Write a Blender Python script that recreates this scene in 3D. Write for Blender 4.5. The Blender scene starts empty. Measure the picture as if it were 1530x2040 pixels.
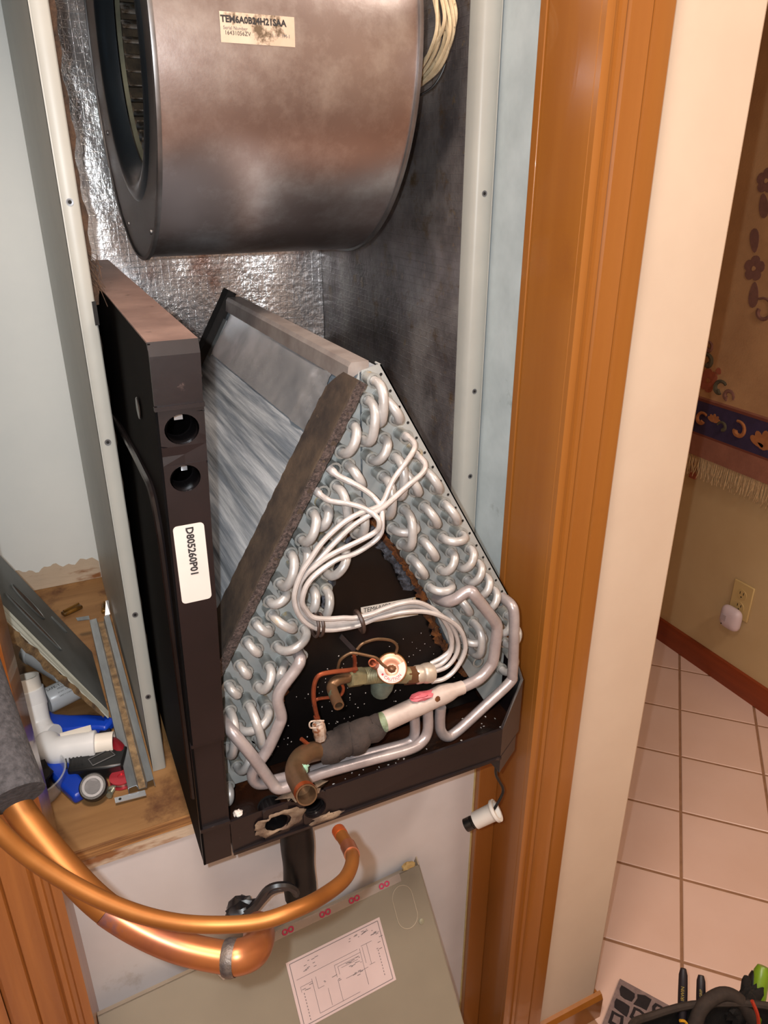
import bpy, bmesh, math, random
from mathutils import Vector, Matrix

# ---------------------------------------------------------------- camera, light, exposure
scene = bpy.context.scene
COL = scene.collection
R = random.Random(7)
CAM = Vector((0.0, 0.0, 1.42))
PITCH, YAW = math.radians(24.2), math.radians(25.3)
cam_data = bpy.data.cameras.new('camera')
cam_data.sensor_fit = 'HORIZONTAL'
cam_data.sensor_width = 36.0
cam_data.lens = 1500.0 * 36.0 / 1530.0
cam_data.clip_start = 0.02
cam = bpy.data.objects.new('camera', cam_data)
COL.objects.link(cam)
cam.location = CAM
cam.rotation_euler = (math.radians(90) - PITCH, 0, -YAW)
scene.camera = cam

world = bpy.data.worlds.new('room_air')
scene.world = world
world.use_nodes = True
world.node_tree.nodes['Background'].inputs[0].default_value = (0.5, 0.46, 0.42, 1)
world.node_tree.nodes['Background'].inputs[1].default_value = 0.12

def light(name, kind, loc, energy, color, **kw):
    d = bpy.data.lights.new(name, kind)
    d.energy = energy
    d.color = color
    for k, v in kw.items():
        setattr(d, k, v)
    o = bpy.data.objects.new(name, d)
    COL.objects.link(o)
    o.location = loc
    return o

# the phone's flash beside the lens, the warm ceiling lamp, an added hall fill
light('phone_flash', 'POINT', (-0.020, 0.015, 1.431), 21.0, (0.93, 0.975, 1.0), shadow_soft_size=0.004)
light('ceiling_lamp_light', 'AREA', (-0.03, 0.20, 2.36), 22.0, (1.0, 0.82, 0.69), shape='DISK', size=0.30)
light('hall_fill_light', 'AREA', (1.22, -0.25, 2.36), 17.0, (1.0, 0.82, 0.69), shape='DISK', size=0.30)  # added fill that brightens the hall tiles, no known lamp there

vs = scene.view_settings
vs.view_transform = 'Standard'
vs.look = 'None'
vs.exposure = 0.0
vs.gamma = 1.0
vs.use_curve_mapping = False

# ---------------------------------------------------------------- helpers
def s(r, g, b):
    f = lambda c: (c / 255 / 12.92) if c / 255 <= 0.04045 else ((c / 255 + 0.055) / 1.055) ** 2.4
    return (f(r), f(g), f(b), 1.0)

MATS = {}
def mat(name, c1, c2=None, sc=20, rough=0.5, metal=0.0, bump=0.0, bsc=None, stains=(), stretch=(1, 1, 1),
        detail=4, ramp=(0.35, 0.65), rvar=0.0, spec=0.5, coat=0.0, alpha=None, trans=0.0, grid=None, rand=0.0, bump2=None):
    m = bpy.data.materials.new(name)
    m.use_nodes = True
    nt = m.node_tree
    N, Lk = nt.nodes, nt.links
    b = N['Principled BSDF']
    b.inputs['Roughness'].default_value = rough
    b.inputs['Metallic'].default_value = metal
    b.inputs['Specular IOR Level'].default_value = spec
    b.inputs['Coat Weight'].default_value = coat
    b.inputs['Transmission Weight'].default_value = trans
    if alpha is not None:
        b.inputs['Alpha'].default_value = alpha
    tc = N.new('ShaderNodeTexCoord')
    mp = N.new('ShaderNodeMapping')
    mp.inputs['Scale'].default_value = stretch
    Lk.new(tc.outputs['Object'], mp.inputs['Vector'])
    def noise(scale, det=4, vec=mp.outputs['Vector'], rgh=0.6):
        n = N.new('ShaderNodeTexNoise')
        n.inputs['Scale'].default_value = scale
        n.inputs['Detail'].default_value = det
        n.inputs['Roughness'].default_value = rgh
        Lk.new(vec, n.inputs['Vector'])
        return n.outputs['Fac']
    def rampn(fac, lo, hi):
        r = N.new('ShaderNodeMapRange')
        r.inputs['From Min'].default_value = lo
        r.inputs['From Max'].default_value = hi
        Lk.new(fac, r.inputs['Value'])
        return r.outputs['Result']
    def mix(fac, a, bb):
        x = N.new('ShaderNodeMix')
        x.data_type = 'RGBA'
        Lk.new(fac, x.inputs[0])
        for sock, v in ((x.inputs[6], a), (x.inputs[7], bb)):
            if isinstance(v, tuple):
                sock.default_value = v
            else:
                Lk.new(v, sock)
        return x.outputs[2]
    col = c1
    if c2:
        col = mix(rampn(noise(sc, detail), *ramp), c1, c2)
    for (cs, ssc, lo, hi) in stains:
        col = mix(rampn(noise(ssc, 8, tc.outputs['Object'], 0.7), lo, hi), col, cs)
    if rand:
        oi = N.new('ShaderNodeObjectInfo')
        hs = N.new('ShaderNodeHueSaturation')
        mr = N.new('ShaderNodeMapRange')
        mr.inputs['To Min'].default_value = 1 - rand
        mr.inputs['To Max'].default_value = 1 + rand
        Lk.new(oi.outputs['Random'], mr.inputs['Value'])
        Lk.new(mr.outputs['Result'], hs.inputs['Value'])
        if isinstance(col, tuple):
            hs.inputs['Color'].default_value = col
        else:
            Lk.new(col, hs.inputs['Color'])
        col = hs.outputs['Color']
    if isinstance(col, tuple):
        b.inputs['Base Color'].default_value = col
    else:
        Lk.new(col, b.inputs['Base Color'])
    if rvar:
        r = N.new('ShaderNodeMapRange')
        r.inputs['To Min'].default_value = max(0.02, rough - rvar)
        r.inputs['To Max'].default_value = min(1, rough + rvar)
        Lk.new(noise(sc * 0.7, 4), r.inputs['Value'])
        Lk.new(r.outputs['Result'], b.inputs['Roughness'])
    if bump or grid:
        h = noise(bsc or sc * 2, 5)
        bp = N.new('ShaderNodeBump')
        bp.inputs['Strength'].default_value = bump
        bp.inputs['Distance'].default_value = 0.004
        Lk.new(h, bp.inputs['Height'])
        out = bp.outputs['Normal']
        if bump2:
            b3 = N.new('ShaderNodeBump')
            b3.inputs['Strength'].default_value = bump2[0]
            b3.inputs['Distance'].default_value = 0.004
            Lk.new(noise(bump2[1], 6), b3.inputs['Height'])
            Lk.new(out, b3.inputs['Normal'])
            out = b3.outputs['Normal']
        if grid:
            ax, cell = grid
            sp = N.new('ShaderNodeSeparateXYZ')
            Lk.new(tc.outputs['Object'], sp.inputs[0])
            cb = N.new('ShaderNodeCombineXYZ')
            Lk.new(sp.outputs[ax[0]], cb.inputs[0])
            Lk.new(sp.outputs[ax[1]], cb.inputs[1])
            br = N.new('ShaderNodeTexBrick')
            br.offset = 0.0
            br.inputs['Scale'].default_value = 1.0
            br.inputs['Brick Width'].default_value = cell
            br.inputs['Row Height'].default_value = cell * 0.8
            br.inputs['Mortar Size'].default_value = 0.0006
            br.inputs['Mortar Smooth'].default_value = 0.6
            Lk.new(cb.outputs[0], br.inputs['Vector'])
            b2 = N.new('ShaderNodeBump')
            b2.inputs['Strength'].default_value = 0.3
            b2.inputs['Distance'].default_value = 0.002
            Lk.new(br.outputs['Fac'], b2.inputs['Height'])
            Lk.new(out, b2.inputs['Normal'])
            out = b2.outputs['Normal']
        Lk.new(out, b.inputs['Normal'])
    MATS[name] = m
    return m

def cr(pts, n=5):
    """Catmull-Rom resampling of a polyline"""
    P = [Vector(p) for p in pts]
    if len(P) < 3:
        return P
    out = []
    for i in range(len(P) - 1):
        p0 = P[i - 1] if i else P[0] * 2 - P[1]
        p1, p2 = P[i], P[i + 1]
        p3 = P[i + 2] if i + 2 < len(P) else P[-1] * 2 - P[-2]
        for k in range(n):
            t = k / n
            out.append(0.5 * ((2 * p1) + (p2 - p0) * t + (2 * p0 - 5 * p1 + 4 * p2 - p3) * t * t + (3 * p1 - p0 - 3 * p2 + p3) * t ** 3))
    out.append(P[-1])
    return out

class MB:
    def __init__(self):
        self.v, self.f = [], []
    def add(self, vs_, fs_):
        o = len(self.v)
        self.v += [tuple(p) for p in vs_]
        self.f += [tuple(i + o for i in q) for q in fs_]
        return self
    def box(self, x0, x1, y0, y1, z0, z1):
        c = [(x, y, z) for x in (x0, x1) for y in (y0, y1) for z in (z0, z1)]
        return self.add(c, [(0, 1, 3, 2), (4, 6, 7, 5), (0, 4, 5, 1), (2, 3, 7, 6), (0, 2, 6, 4), (1, 5, 7, 3)])
    def prism(self, poly, axis, a0, a1):
        n = len(poly)
        def pt(p, a):
            return {'x': (a, p[0], p[1]), 'y': (p[0], a, p[1]), 'z': (p[0], p[1], a)}[axis]
        return self.add([pt(p, a0) for p in poly] + [pt(p, a1) for p in poly],
                        [tuple(range(n)), tuple(range(2 * n - 1, n - 1, -1))] + [(i, i + n, (i + 1) % n + n, (i + 1) % n) for i in range(n)])
    def slab(self, pts, nrm):
        """polygon in space given thickness along nrm"""
        nrm = Vector(nrm)
        n = len(pts)
        P = [Vector(p) for p in pts]
        return self.add(P + [p + nrm for p in P],
                        [tuple(range(n)), tuple(range(2 * n - 1, n - 1, -1))] + [(i, i + n, (i + 1) % n + n, (i + 1) % n) for i in range(n)])
    def tube(self, pts, r, seg=10, cap=True, hollow=0.0, flat=None):
        P = [Vector(p) for p in pts]
        n = len(P)
        rs = r if isinstance(r, (list, tuple)) else [r] * n
        T = []
        for i in range(n):
            d = P[min(i + 1, n - 1)] - P[max(i - 1, 0)]
            T.append(d.normalized() if d.length > 1e-9 else Vector((0, 0, 1)))
        u = T[0].orthogonal().normalized()
        if flat is not None:
            u = (Vector(flat) - T[0] * T[0].dot(Vector(flat))).normalized()
        vs_ = []
        for i in range(n):
            u = (u - T[i] * u.dot(T[i]))
            u = u.normalized() if u.length > 1e-9 else T[i].orthogonal().normalized()
            w = T[i].cross(u)
            for k in range(seg):
                a = 2 * math.pi * k / seg
                vs_.append(P[i] + (u * math.cos(a) + w * math.sin(a)) * rs[i])
        fs_ = [(i * seg + k, i * seg + (k + 1) % seg, (i + 1) * seg + (k + 1) % seg, (i + 1) * seg + k) for i in range(n - 1) for k in range(seg)]
        if hollow:
            # open mouth at the far end: an annulus and an inner wall
            o = len(vs_)
            e = (n - 1) * seg
            for q, back in ((hollow, 0.0), (hollow, 0.02)):
                for k in range(seg):
                    c = P[-1] - T[-1] * back
                    vs_.append(c + (vs_[e + k] - P[-1]) * q)
            fs_ += [(e + k, e + (k + 1) % seg, o + (k + 1) % seg, o + k) for k in range(seg)]
            fs_ += [(o + k, o + (k + 1) % seg, o + seg + (k + 1) % seg, o + seg + k) for k in range(seg)]
            fs_.append(tuple(range(o + seg, o + 2 * seg)))
            fs_.append(tuple(reversed(range(seg))))
        elif cap:
            fs_ += [tuple(reversed(range(seg))), tuple((n - 1) * seg + k for k in range(seg))]
        return self.add(vs_, fs_)
    def lathe(self, prof, p0, d, seg=24, close=False):
        """prof: list of (t along d, radius)"""
        d = Vector(d).normalized()
        p0 = Vector(p0)
        u = d.orthogonal().normalized()
        w = d.cross(u)
        vs_ = []
        for (t, r) in prof:
            for k in range(seg):
                a = 2 * math.pi * (k + 0.5) / seg
                vs_.append(p0 + d * t + (u * math.cos(a) + w * math.sin(a)) * max(r, 1e-5))
        n = len(prof)
        fs_ = [(i * seg + k, i * seg + (k + 1) % seg, (i + 1) * seg + (k + 1) % seg, (i + 1) * seg + k) for i in range(n - 1) for k in range(seg)]
        fs_ += [tuple(reversed(range(seg))), tuple((n - 1) * seg + k for k in range(seg))] if not close else []
        return self.add(vs_, fs_)
    def grid(self, fn, nu, nv):
        vs_ = [fn(i / nu, j / nv) for i in range(nu + 1) for j in range(nv + 1)]
        return self.add(vs_, [(i * (nv + 1) + j, (i + 1) * (nv + 1) + j, (i + 1) * (nv + 1) + j + 1, i * (nv + 1) + j + 1) for i in range(nu) for j in range(nv)])
    def blob(self, c, rad, seed=0, rough=0.25, nu=12, nv=8):
        rr = random.Random(seed)
        c = Vector(c)
        vs_ = []
        for i in range(nv + 1):
            th = math.pi * i / nv
            for k in range(nu):
                a = 2 * math.pi * k / nu
                q = 1 + rough * (rr.random() - 0.5) * (1 if 0 < i < nv else 0)
                vs_.append(c + Vector((rad[0] * math.sin(th) * math.cos(a) * q, rad[1] * math.sin(th) * math.sin(a) * q, rad[2] * math.cos(th) * q)))
        return self.add(vs_, [(i * nu + k, i * nu + (k + 1) % nu, (i + 1) * nu + (k + 1) % nu, (i + 1) * nu + k) for i in range(nv) for k in range(nu)])
    def build(self, name, material, parent=None, smooth=True, bevel=0.0, label=None, ang=40):
        me = bpy.data.meshes.new(name)
        me.from_pydata(self.v, [], self.f)
        bm = bmesh.new()
        bm.from_mesh(me)
        bmesh.ops.remove_doubles(bm, verts=bm.verts, dist=1e-6)
        bmesh.ops.recalc_face_normals(bm, faces=bm.faces)
        bm.to_mesh(me)
        bm.free()
        me.materials.append(MATS[material])
        if smooth:
            me.polygons.foreach_set('use_smooth', [True] * len(me.polygons))
            me.set_sharp_from_angle(angle=math.radians(ang))
        o = bpy.data.objects.new(name, me)
        COL.objects.link(o)
        if parent:
            attach(o, parent)
        if bevel:
            bv = o.modifiers.new('edge', 'BEVEL')
            bv.width = bevel
            bv.segments = 2
            bv.limit_method = 'ANGLE'
        if label:
            o['label'] = label
        return o

def world_loc(o):
    l = Vector((0, 0, 0))
    while o:
        l += o.location
        o = o.parent
    return l
def attach(o, parent):
    o.parent = parent
    o.location = -world_loc(parent)

def tag(o, label, cat, group=None):
    o['label'] = label
    o['category'] = cat
    if group:
        o['group'] = group
    return o
def thing(name, loc, label, cat, group=None):
    o = bpy.data.objects.new(name, None)
    o.empty_display_size = 0.03
    COL.objects.link(o)
    o.location = loc
    return tag(o, label, cat, group)
def struct(o):
    o['kind'] = 'structure'
    return o

def text(name, string, height, fn, material, parent, spacing=1.0, label=None, bold=0.0):
    """flat lettering: fn(u, v) maps text coordinates (metres, centred) to a point"""
    cu = bpy.data.curves.new('lettering', 'FONT')
    cu.body = string
    cu.size = height * 1.4
    cu.align_x = 'CENTER'
    cu.align_y = 'CENTER'
    cu.space_character = spacing
    cu.resolution_u = 2
    cu.offset = bold
    t = bpy.data.objects.new('lettering', cu)
    COL.objects.link(t)
    dg = bpy.context.evaluated_depsgraph_get()
    me = bpy.data.meshes.new_from_object(t.evaluated_get(dg))
    bpy.data.objects.remove(t)
    bpy.data.curves.remove(cu)
    for v in me.vertices:
        v.co = fn(v.co.x, v.co.y)
    me.materials.clear()
    me.materials.append(MATS[material])
    me.name = name
    o = bpy.data.objects.new(name, me)
    COL.objects.link(o)
    attach(o, parent)
    if label:
        o['label'] = label
    return o
def plane_fn(o, u, v):
    o, u, v = Vector(o), Vector(u).normalized(), Vector(v).normalized()
    return lambda a, b: o + u * a + v * b

# measured centre lines, metres
RB = [((0.2892, 1.2424), (0.2881, 1.2033)), ((0.3007, 1.2221), (0.3123, 1.2019)), ((0.2997, 1.1831), (0.287, 1.1642)), ((0.3471, 1.1411), (0.3587, 1.1209)), ((0.3113, 1.1628), (0.3102, 1.1237)), ((0.2986, 1.144), (0.2976, 1.1049)), ((0.3229, 1.1426), (0.3344, 1.1223)), ((0.3703, 1.1006), (0.3819, 1.0804)), ((0.346, 1.1021), (0.3576, 1.0818)), ((0.3218, 1.1035), (0.3207, 1.0644)), ((0.3092, 1.0847), (0.3334, 1.0832)), ((0.345, 1.063), (0.3566, 1.0428)), ((0.3692, 1.0616), (0.3934, 1.0602)), ((0.3808, 1.0413), (0.3682, 1.0225)), ((0.405, 1.0399), (0.3924, 1.0211)), ((0.3323, 1.0442), (0.3439, 1.0239)), ((0.3555, 1.0037), (0.3797, 1.0023)), ((0.4166, 1.0197), (0.404, 1.0008)), ((0.4282, 0.9994), (0.4156, 0.9806)), ((0.4398, 0.9792), (0.4271, 0.9604)), ((0.3913, 0.982), (0.4029, 0.9618)), ((0.3787, 0.9632), (0.3903, 0.943)), ((0.4145, 0.9415), (0.4134, 0.9025)), ((0.4019, 0.9227), (0.4261, 0.9213)), ((0.463, 0.9387), (0.4503, 0.9199)), ((0.4745, 0.9184), (0.4619, 0.8996)), ((0.4735, 0.8794), (0.4608, 0.8606))]
RS = [(0.3239, 1.1816), (0.3355, 1.1614), (0.4514, 0.9589), (0.3671, 0.9834), (0.425, 0.8822)]
LB = [((0.2821, 1.2243), (0.2767, 1.186)), ((0.2669, 1.2017), (0.2547, 1.1768)), ((0.2612, 1.1622), (0.2716, 1.1413)), ((0.2484, 1.1426), (0.252, 1.103)), ((0.237, 1.1219), (0.2272, 1.1045)), ((0.2712, 1.1195), (0.2689, 1.0884)), ((0.223, 1.1185), (0.2102, 1.0924)), ((0.2134, 1.0817), (0.2038, 1.0605)), ((0.2544, 1.0706), (0.2354, 1.0491)), ((0.1984, 1.0793), (0.1856, 1.0491)), ((0.1898, 1.0394), (0.1739, 1.0316)), ((0.1755, 1.0158), (0.1944, 0.9987)), ((0.2336, 1.0305), (0.2246, 1.003)), ((0.2193, 1.034), (0.2116, 1.0119)), ((0.2083, 0.9894), (0.1784, 0.9772)), ((0.1577, 1.011), (0.1696, 0.9999)), ((0.1478, 0.9914), (0.1564, 0.9792)), ((0.1682, 0.9545), (0.1558, 0.934)), ((0.1384, 0.9659), (0.144, 0.9555)), ((0.1251, 0.945), (0.1316, 0.9353)), ((0.1439, 0.9131), (0.1499, 0.868)), ((0.1625, 0.9036), (0.1307, 0.8918)), ((0.1234, 0.9135), (0.1156, 0.8682)), ((0.1393, 0.8608), (0.1252, 0.8389)), ((0.1065, 0.8462), (0.1041, 0.8324)), ((0.1131, 0.8152), (0.109, 0.8003))]
LS = [(0.2473, 1.1597), (0.2344, 1.138), (0.2034, 0.9568), (0.1859, 0.9466), (0.1778, 0.9237), (0.2366, 1.0824), (0.1984, 0.969), (0.178, 0.9256)]
T = [[(0.3217, 0.634, 1.1834), (0.3244, 0.6251, 1.1821), (0.3243, 0.6163, 1.1786), (0.319, 0.61, 1.1742), (0.308, 0.6063, 1.1643), (0.2933, 0.6025, 1.1505), (0.2825, 0.5988, 1.1341), (0.2745, 0.5975, 1.1292), (0.2574, 0.5968, 1.127), (0.2421, 0.5962, 1.1219), (0.2274, 0.5955, 1.1132), (0.2158, 0.5949, 1.1039), (0.204, 0.5943, 1.0899), (0.1958, 0.5936, 1.0799), (0.189, 0.593, 1.0662), (0.1861, 0.5923, 1.0537), (0.1886, 0.5928, 1.0389), (0.1956, 0.5944, 1.0249), (0.2081, 0.596, 1.0124), (0.2218, 0.5976, 1.0059), (0.238, 0.5993, 1.0022), (0.2563, 0.6009, 1.0004), (0.276, 0.602, 1.0023), (0.3049, 0.602, 1.0019), (0.3348, 0.602, 0.9945), (0.3599, 0.602, 0.979), (0.3779, 0.602, 0.9599), (0.3854, 0.602, 0.9385), (0.3835, 0.602, 0.9236), (0.3731, 0.602, 0.9076), (0.3598, 0.602, 0.9001), (0.3436, 0.602, 0.9011)], [(0.3332, 0.634, 1.1632), (0.3332, 0.6232, 1.163), (0.3343, 0.6123, 1.1585), (0.3281, 0.6057, 1.1529), (0.3114, 0.6018, 1.145), (0.2933, 0.5979, 1.1356), (0.2781, 0.594, 1.1289), (0.2626, 0.5944, 1.1228), (0.2471, 0.5949, 1.1152), (0.229, 0.5953, 1.1014), (0.2161, 0.5958, 1.0897), (0.2032, 0.5962, 1.0779), (0.1959, 0.5967, 1.0697), (0.1916, 0.5971, 1.0596), (0.1906, 0.5976, 1.0469), (0.1942, 0.598, 1.0334), (0.2019, 0.5993, 1.0215), (0.2109, 0.6007, 1.013), (0.2235, 0.602, 1.0076), (0.243, 0.6033, 1.0033), (0.258, 0.6047, 1.002), (0.2721, 0.606, 1.0028), (0.287, 0.606, 1.0049), (0.3133, 0.606, 1.0054), (0.3369, 0.606, 0.9968), (0.3584, 0.606, 0.979), (0.3719, 0.606, 0.9598), (0.3787, 0.606, 0.938), (0.3754, 0.606, 0.9228), (0.3642, 0.606, 0.9119), (0.3462, 0.606, 0.9106)], [(0.2411, 0.634, 1.1626), (0.2476, 0.625, 1.1559), (0.2588, 0.6159, 1.15), (0.2694, 0.6069, 1.1427), (0.2765, 0.6008, 1.1344), (0.2786, 0.595, 1.1274), (0.2764, 0.5892, 1.1192), (0.2754, 0.5882, 1.1081), (0.2707, 0.5884, 1.101), (0.2607, 0.5886, 1.095), (0.2461, 0.5888, 1.0895), (0.2312, 0.589, 1.0879), (0.2199, 0.5892, 1.0834), (0.2092, 0.5895, 1.0772), (0.2015, 0.5897, 1.0708), (0.1962, 0.5899, 1.0623), (0.1933, 0.5906, 1.0494), (0.1973, 0.5919, 1.0382), (0.2045, 0.5932, 1.0277), (0.2194, 0.5945, 1.0212), (0.2369, 0.5958, 1.0169), (0.2499, 0.5971, 1.0127), (0.2688, 0.5985, 1.0116), (0.2853, 0.6, 1.013), (0.3045, 0.6015, 1.0132), (0.3242, 0.603, 1.0085), (0.3472, 0.6045, 0.9911), (0.3619, 0.606, 0.9698), (0.3706, 0.6075, 0.9494), (0.3703, 0.609, 0.9312), (0.3598, 0.6105, 0.9226), (0.3473, 0.612, 0.9179)], [(0.2269, 0.634, 1.1416), (0.2302, 0.6252, 1.1381), (0.2349, 0.6165, 1.1359), (0.2472, 0.6078, 1.1345), (0.2573, 0.6, 1.1325), (0.2669, 0.5925, 1.1275), (0.2708, 0.585, 1.1225), (0.2703, 0.583, 1.1156), (0.2669, 0.5847, 1.1103), (0.2561, 0.5863, 1.105), (0.2423, 0.588, 1.0998), (0.2281, 0.5897, 1.0947), (0.2174, 0.5913, 1.0893), (0.2072, 0.593, 1.0823), (0.2, 0.5947, 1.0757), (0.1941, 0.5963, 1.0659), (0.193, 0.598, 1.0505), (0.1964, 0.5996, 1.0365), (0.2042, 0.6011, 1.0233), (0.2134, 0.6027, 1.0153), (0.2298, 0.6042, 1.0087), (0.2496, 0.6058, 1.0048), (0.2614, 0.6074, 1.0019), (0.2759, 0.608, 1.0019), (0.2961, 0.608, 1.0026), (0.3168, 0.608, 1.0021), (0.3349, 0.608, 0.9968), (0.3538, 0.608, 0.9817), (0.3659, 0.608, 0.9616), (0.3714, 0.608, 0.9382), (0.3674, 0.608, 0.9239), (0.3574, 0.608, 0.9161), (0.3452, 0.608, 0.9151)]]
P1 = [(0.4553, 0.637, 0.9631), (0.4545, 0.617, 0.964), (0.4553, 0.6109, 0.9543), (0.4546, 0.6064, 0.9269), (0.4554, 0.6045, 0.8767), (0.4518, 0.6039, 0.8637), (0.4162, 0.6032, 0.8398), (0.3789, 0.6026, 0.8161), (0.3656, 0.6019, 0.8155), (0.3574, 0.6013, 0.8279), (0.3551, 0.6006, 0.8446), (0.3554, 0.6, 0.8637)]
P2 = [(0.3655, 0.635, 0.9863), (0.3666, 0.6158, 0.9919), (0.374, 0.6082, 0.9973), (0.3842, 0.6056, 1.0043), (0.3896, 0.6031, 1.0056), (0.3934, 0.6005, 1.0003), (0.4093, 0.6, 0.9779), (0.4233, 0.6, 0.9571), (0.4254, 0.6, 0.9464), (0.425, 0.6, 0.9337), (0.4233, 0.6, 0.9094), (0.4192, 0.6, 0.8995), (0.4044, 0.6, 0.8865), (0.3791, 0.6, 0.8813)]
HDR = [(0.3838, 0.6, 0.8819), (0.3738, 0.6, 0.8816), (0.3561, 0.6, 0.8804), (0.2836, 0.6, 0.8676), (0.2732, 0.6, 0.8672)]
WRAP = [(0.2792, 0.597, 0.8701), (0.264, 0.597, 0.8652), (0.2431, 0.597, 0.8625), (0.2243, 0.597, 0.8592), (0.2081, 0.597, 0.8571)]
P3 = [(0.3383, 0.6, 0.8681), (0.3375, 0.5969, 0.8393), (0.3283, 0.5938, 0.8276), (0.3093, 0.5918, 0.8247), (0.2581, 0.5915, 0.829), (0.2089, 0.5911, 0.8326), (0.182, 0.5907, 0.832), (0.164, 0.5903, 0.8308), (0.1549, 0.5906, 0.8336), (0.1494, 0.5937, 0.8435), (0.1327, 0.5968, 0.8822), (0.1209, 0.6042, 0.904), (0.1164, 0.6144, 0.9099), (0.1179, 0.634, 0.9049)]
P4 = [(0.3234, 0.603, 0.8605), (0.324, 0.6033, 0.8327), (0.3153, 0.6035, 0.8234), (0.2854, 0.6038, 0.8242), (0.2418, 0.604, 0.8272), (0.1998, 0.604, 0.8274), (0.1585, 0.604, 0.8315), (0.1458, 0.604, 0.8318), (0.1369, 0.604, 0.8369), (0.1339, 0.604, 0.8477), (0.1384, 0.604, 0.8587), (0.1514, 0.604, 0.8745), (0.1657, 0.6048, 0.9007), (0.1695, 0.6062, 0.9107), (0.1674, 0.6076, 0.9314), (0.1734, 0.6091, 0.9435), (0.1886, 0.6105, 0.9594), (0.1949, 0.6119, 0.9683), (0.1975, 0.6253, 0.9677), (0.2002, 0.64, 0.9627)]
P5 = [(0.1863, 0.637, 0.951), (0.177, 0.622, 0.9511), (0.1738, 0.632, 0.934)]
INLET = [(0.2475, 0.604, 0.9364), (0.2382, 0.602, 0.9388), (0.227, 0.598, 0.9413), (0.2215, 0.594, 0.9388), (0.2194, 0.582, 0.9372), (0.2178, 0.566, 0.9367)]
NUT1 = [(0.2441, 0.604, 0.9362), (0.2622, 0.606, 0.9317)]
THR = [(0.2622, 0.606, 0.9317), (0.2744, 0.607, 0.9285)]
BODY = [(0.2732, 0.607, 0.9282), (0.3157, 0.607, 0.9155)]
BULB = [(0.2875, 0.607, 0.921), (0.2858, 0.615, 0.8973)]
HEX = [(0.312, 0.607, 0.9153), (0.3257, 0.607, 0.9123)]
DNUT = [(0.3245, 0.607, 0.9127), (0.3474, 0.607, 0.9096)]
DISC = (0.2896, 0.594, 0.9408)
PORT = [(0.2684, 0.596, 0.9537), (0.2755, 0.604, 0.9425)]
CAP1 = [(0.2527, 0.6, 0.9721), (0.2578, 0.6, 0.9768), (0.2647, 0.6, 0.9785), (0.2767, 0.6, 0.9781), (0.2918, 0.6, 0.9719), (0.2989, 0.6, 0.9629), (0.2972, 0.6, 0.9532), (0.2949, 0.6, 0.9443)]
CAP2 = [(0.231, 0.6, 0.955), (0.2334, 0.5983, 0.966), (0.2417, 0.5966, 0.972), (0.2477, 0.5949, 0.9725), (0.2615, 0.5931, 0.9664), (0.2709, 0.5914, 0.9615), (0.2759, 0.5897, 0.9542), (0.2809, 0.588, 0.9487)]
CAP3 = [(0.2498, 0.594, 0.9531), (0.2402, 0.594, 0.9542), (0.221, 0.594, 0.9577), (0.2079, 0.594, 0.9575), (0.2026, 0.594, 0.9475), (0.2014, 0.594, 0.9303), (0.2038, 0.594, 0.9083)]
CAP4 = [(0.2052, 0.604, 0.9187), (0.2103, 0.604, 0.9209), (0.2237, 0.604, 0.9183), (0.2345, 0.604, 0.9173), (0.2381, 0.604, 0.9246), (0.236, 0.604, 0.933)]
CAP5 = [(0.2498, 0.601, 0.9447), (0.2506, 0.601, 0.9571), (0.2491, 0.601, 0.9688)]
CAP6 = [(0.1851, 0.592, 0.8866), (0.1955, 0.592, 0.8727), (0.2065, 0.592, 0.8652)]
TIEEND = [(0.236, 0.603, 0.991), (0.2511, 0.603, 0.9688)]
SCHR = [(0.2033, 0.594, 0.9085), (0.2051, 0.594, 0.8988), (0.2076, 0.597, 0.8756), (0.2093, 0.6, 0.859)]
ELB = [(0.2139, 0.597, 0.8583), (0.2015, 0.594, 0.8627), (0.1894, 0.588, 0.8689), (0.1785, 0.58, 0.8723), (0.1706, 0.57, 0.8719), (0.1671, 0.558, 0.8731), (0.1656, 0.54, 0.8777), (0.1642, 0.518, 0.8851)]
TIE1 = (0.2107, 0.6, 1.0135)
TIE2 = (0.256, 0.6, 1.0052)
FWIRE = [(0.449, 0.62, 0.7602), (0.4489, 0.6189, 0.7505), (0.4591, 0.6177, 0.7369), (0.4516, 0.6166, 0.7249), (0.452, 0.6154, 0.7089), (0.4633, 0.6143, 0.683), (0.4596, 0.6131, 0.6691), (0.447, 0.612, 0.6501)]
FCAP = [(0.4503, 0.606, 0.6586), (0.4257, 0.618, 0.6397), (0.4169, 0.622, 0.6327)]
LIQ = [(-0.0696, 0.3675, 1.1174), (-0.0594, 0.3609, 1.095), (-0.0491, 0.3563, 1.0767), (-0.0337, 0.349, 1.058), (-0.0128, 0.3391, 1.0391), (0.0095, 0.3305, 1.0243), (0.0337, 0.3233, 1.0141), (0.0647, 0.3152, 1.0085), (0.091, 0.3149, 1.0066), (0.1127, 0.3266, 0.9944), (0.1319, 0.3404, 0.9842), (0.1446, 0.3583, 0.9759), (0.1501, 0.3783, 0.9651), (0.1513, 0.4025, 0.9586)]
SUC = [(-0.0744, 0.4875, 1.0614), (-0.0605, 0.455, 1.0254), (-0.0431, 0.4266, 1.0013), (-0.0252, 0.4006, 0.9821), (-0.0064, 0.3835, 0.9657), (0.0188, 0.365, 0.9523), (0.0449, 0.3493, 0.9457), (0.0567, 0.3437, 0.9457), (0.0669, 0.3483, 0.9402), (0.075, 0.3659, 0.9264), (0.0794, 0.3873, 0.9085)]
FOAM = [(-0.0811, 0.5533, 1.1143), (-0.0739, 0.515, 1.0846), (-0.0671, 0.4796, 1.0605), (-0.06, 0.4464, 1.0411)]
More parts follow.
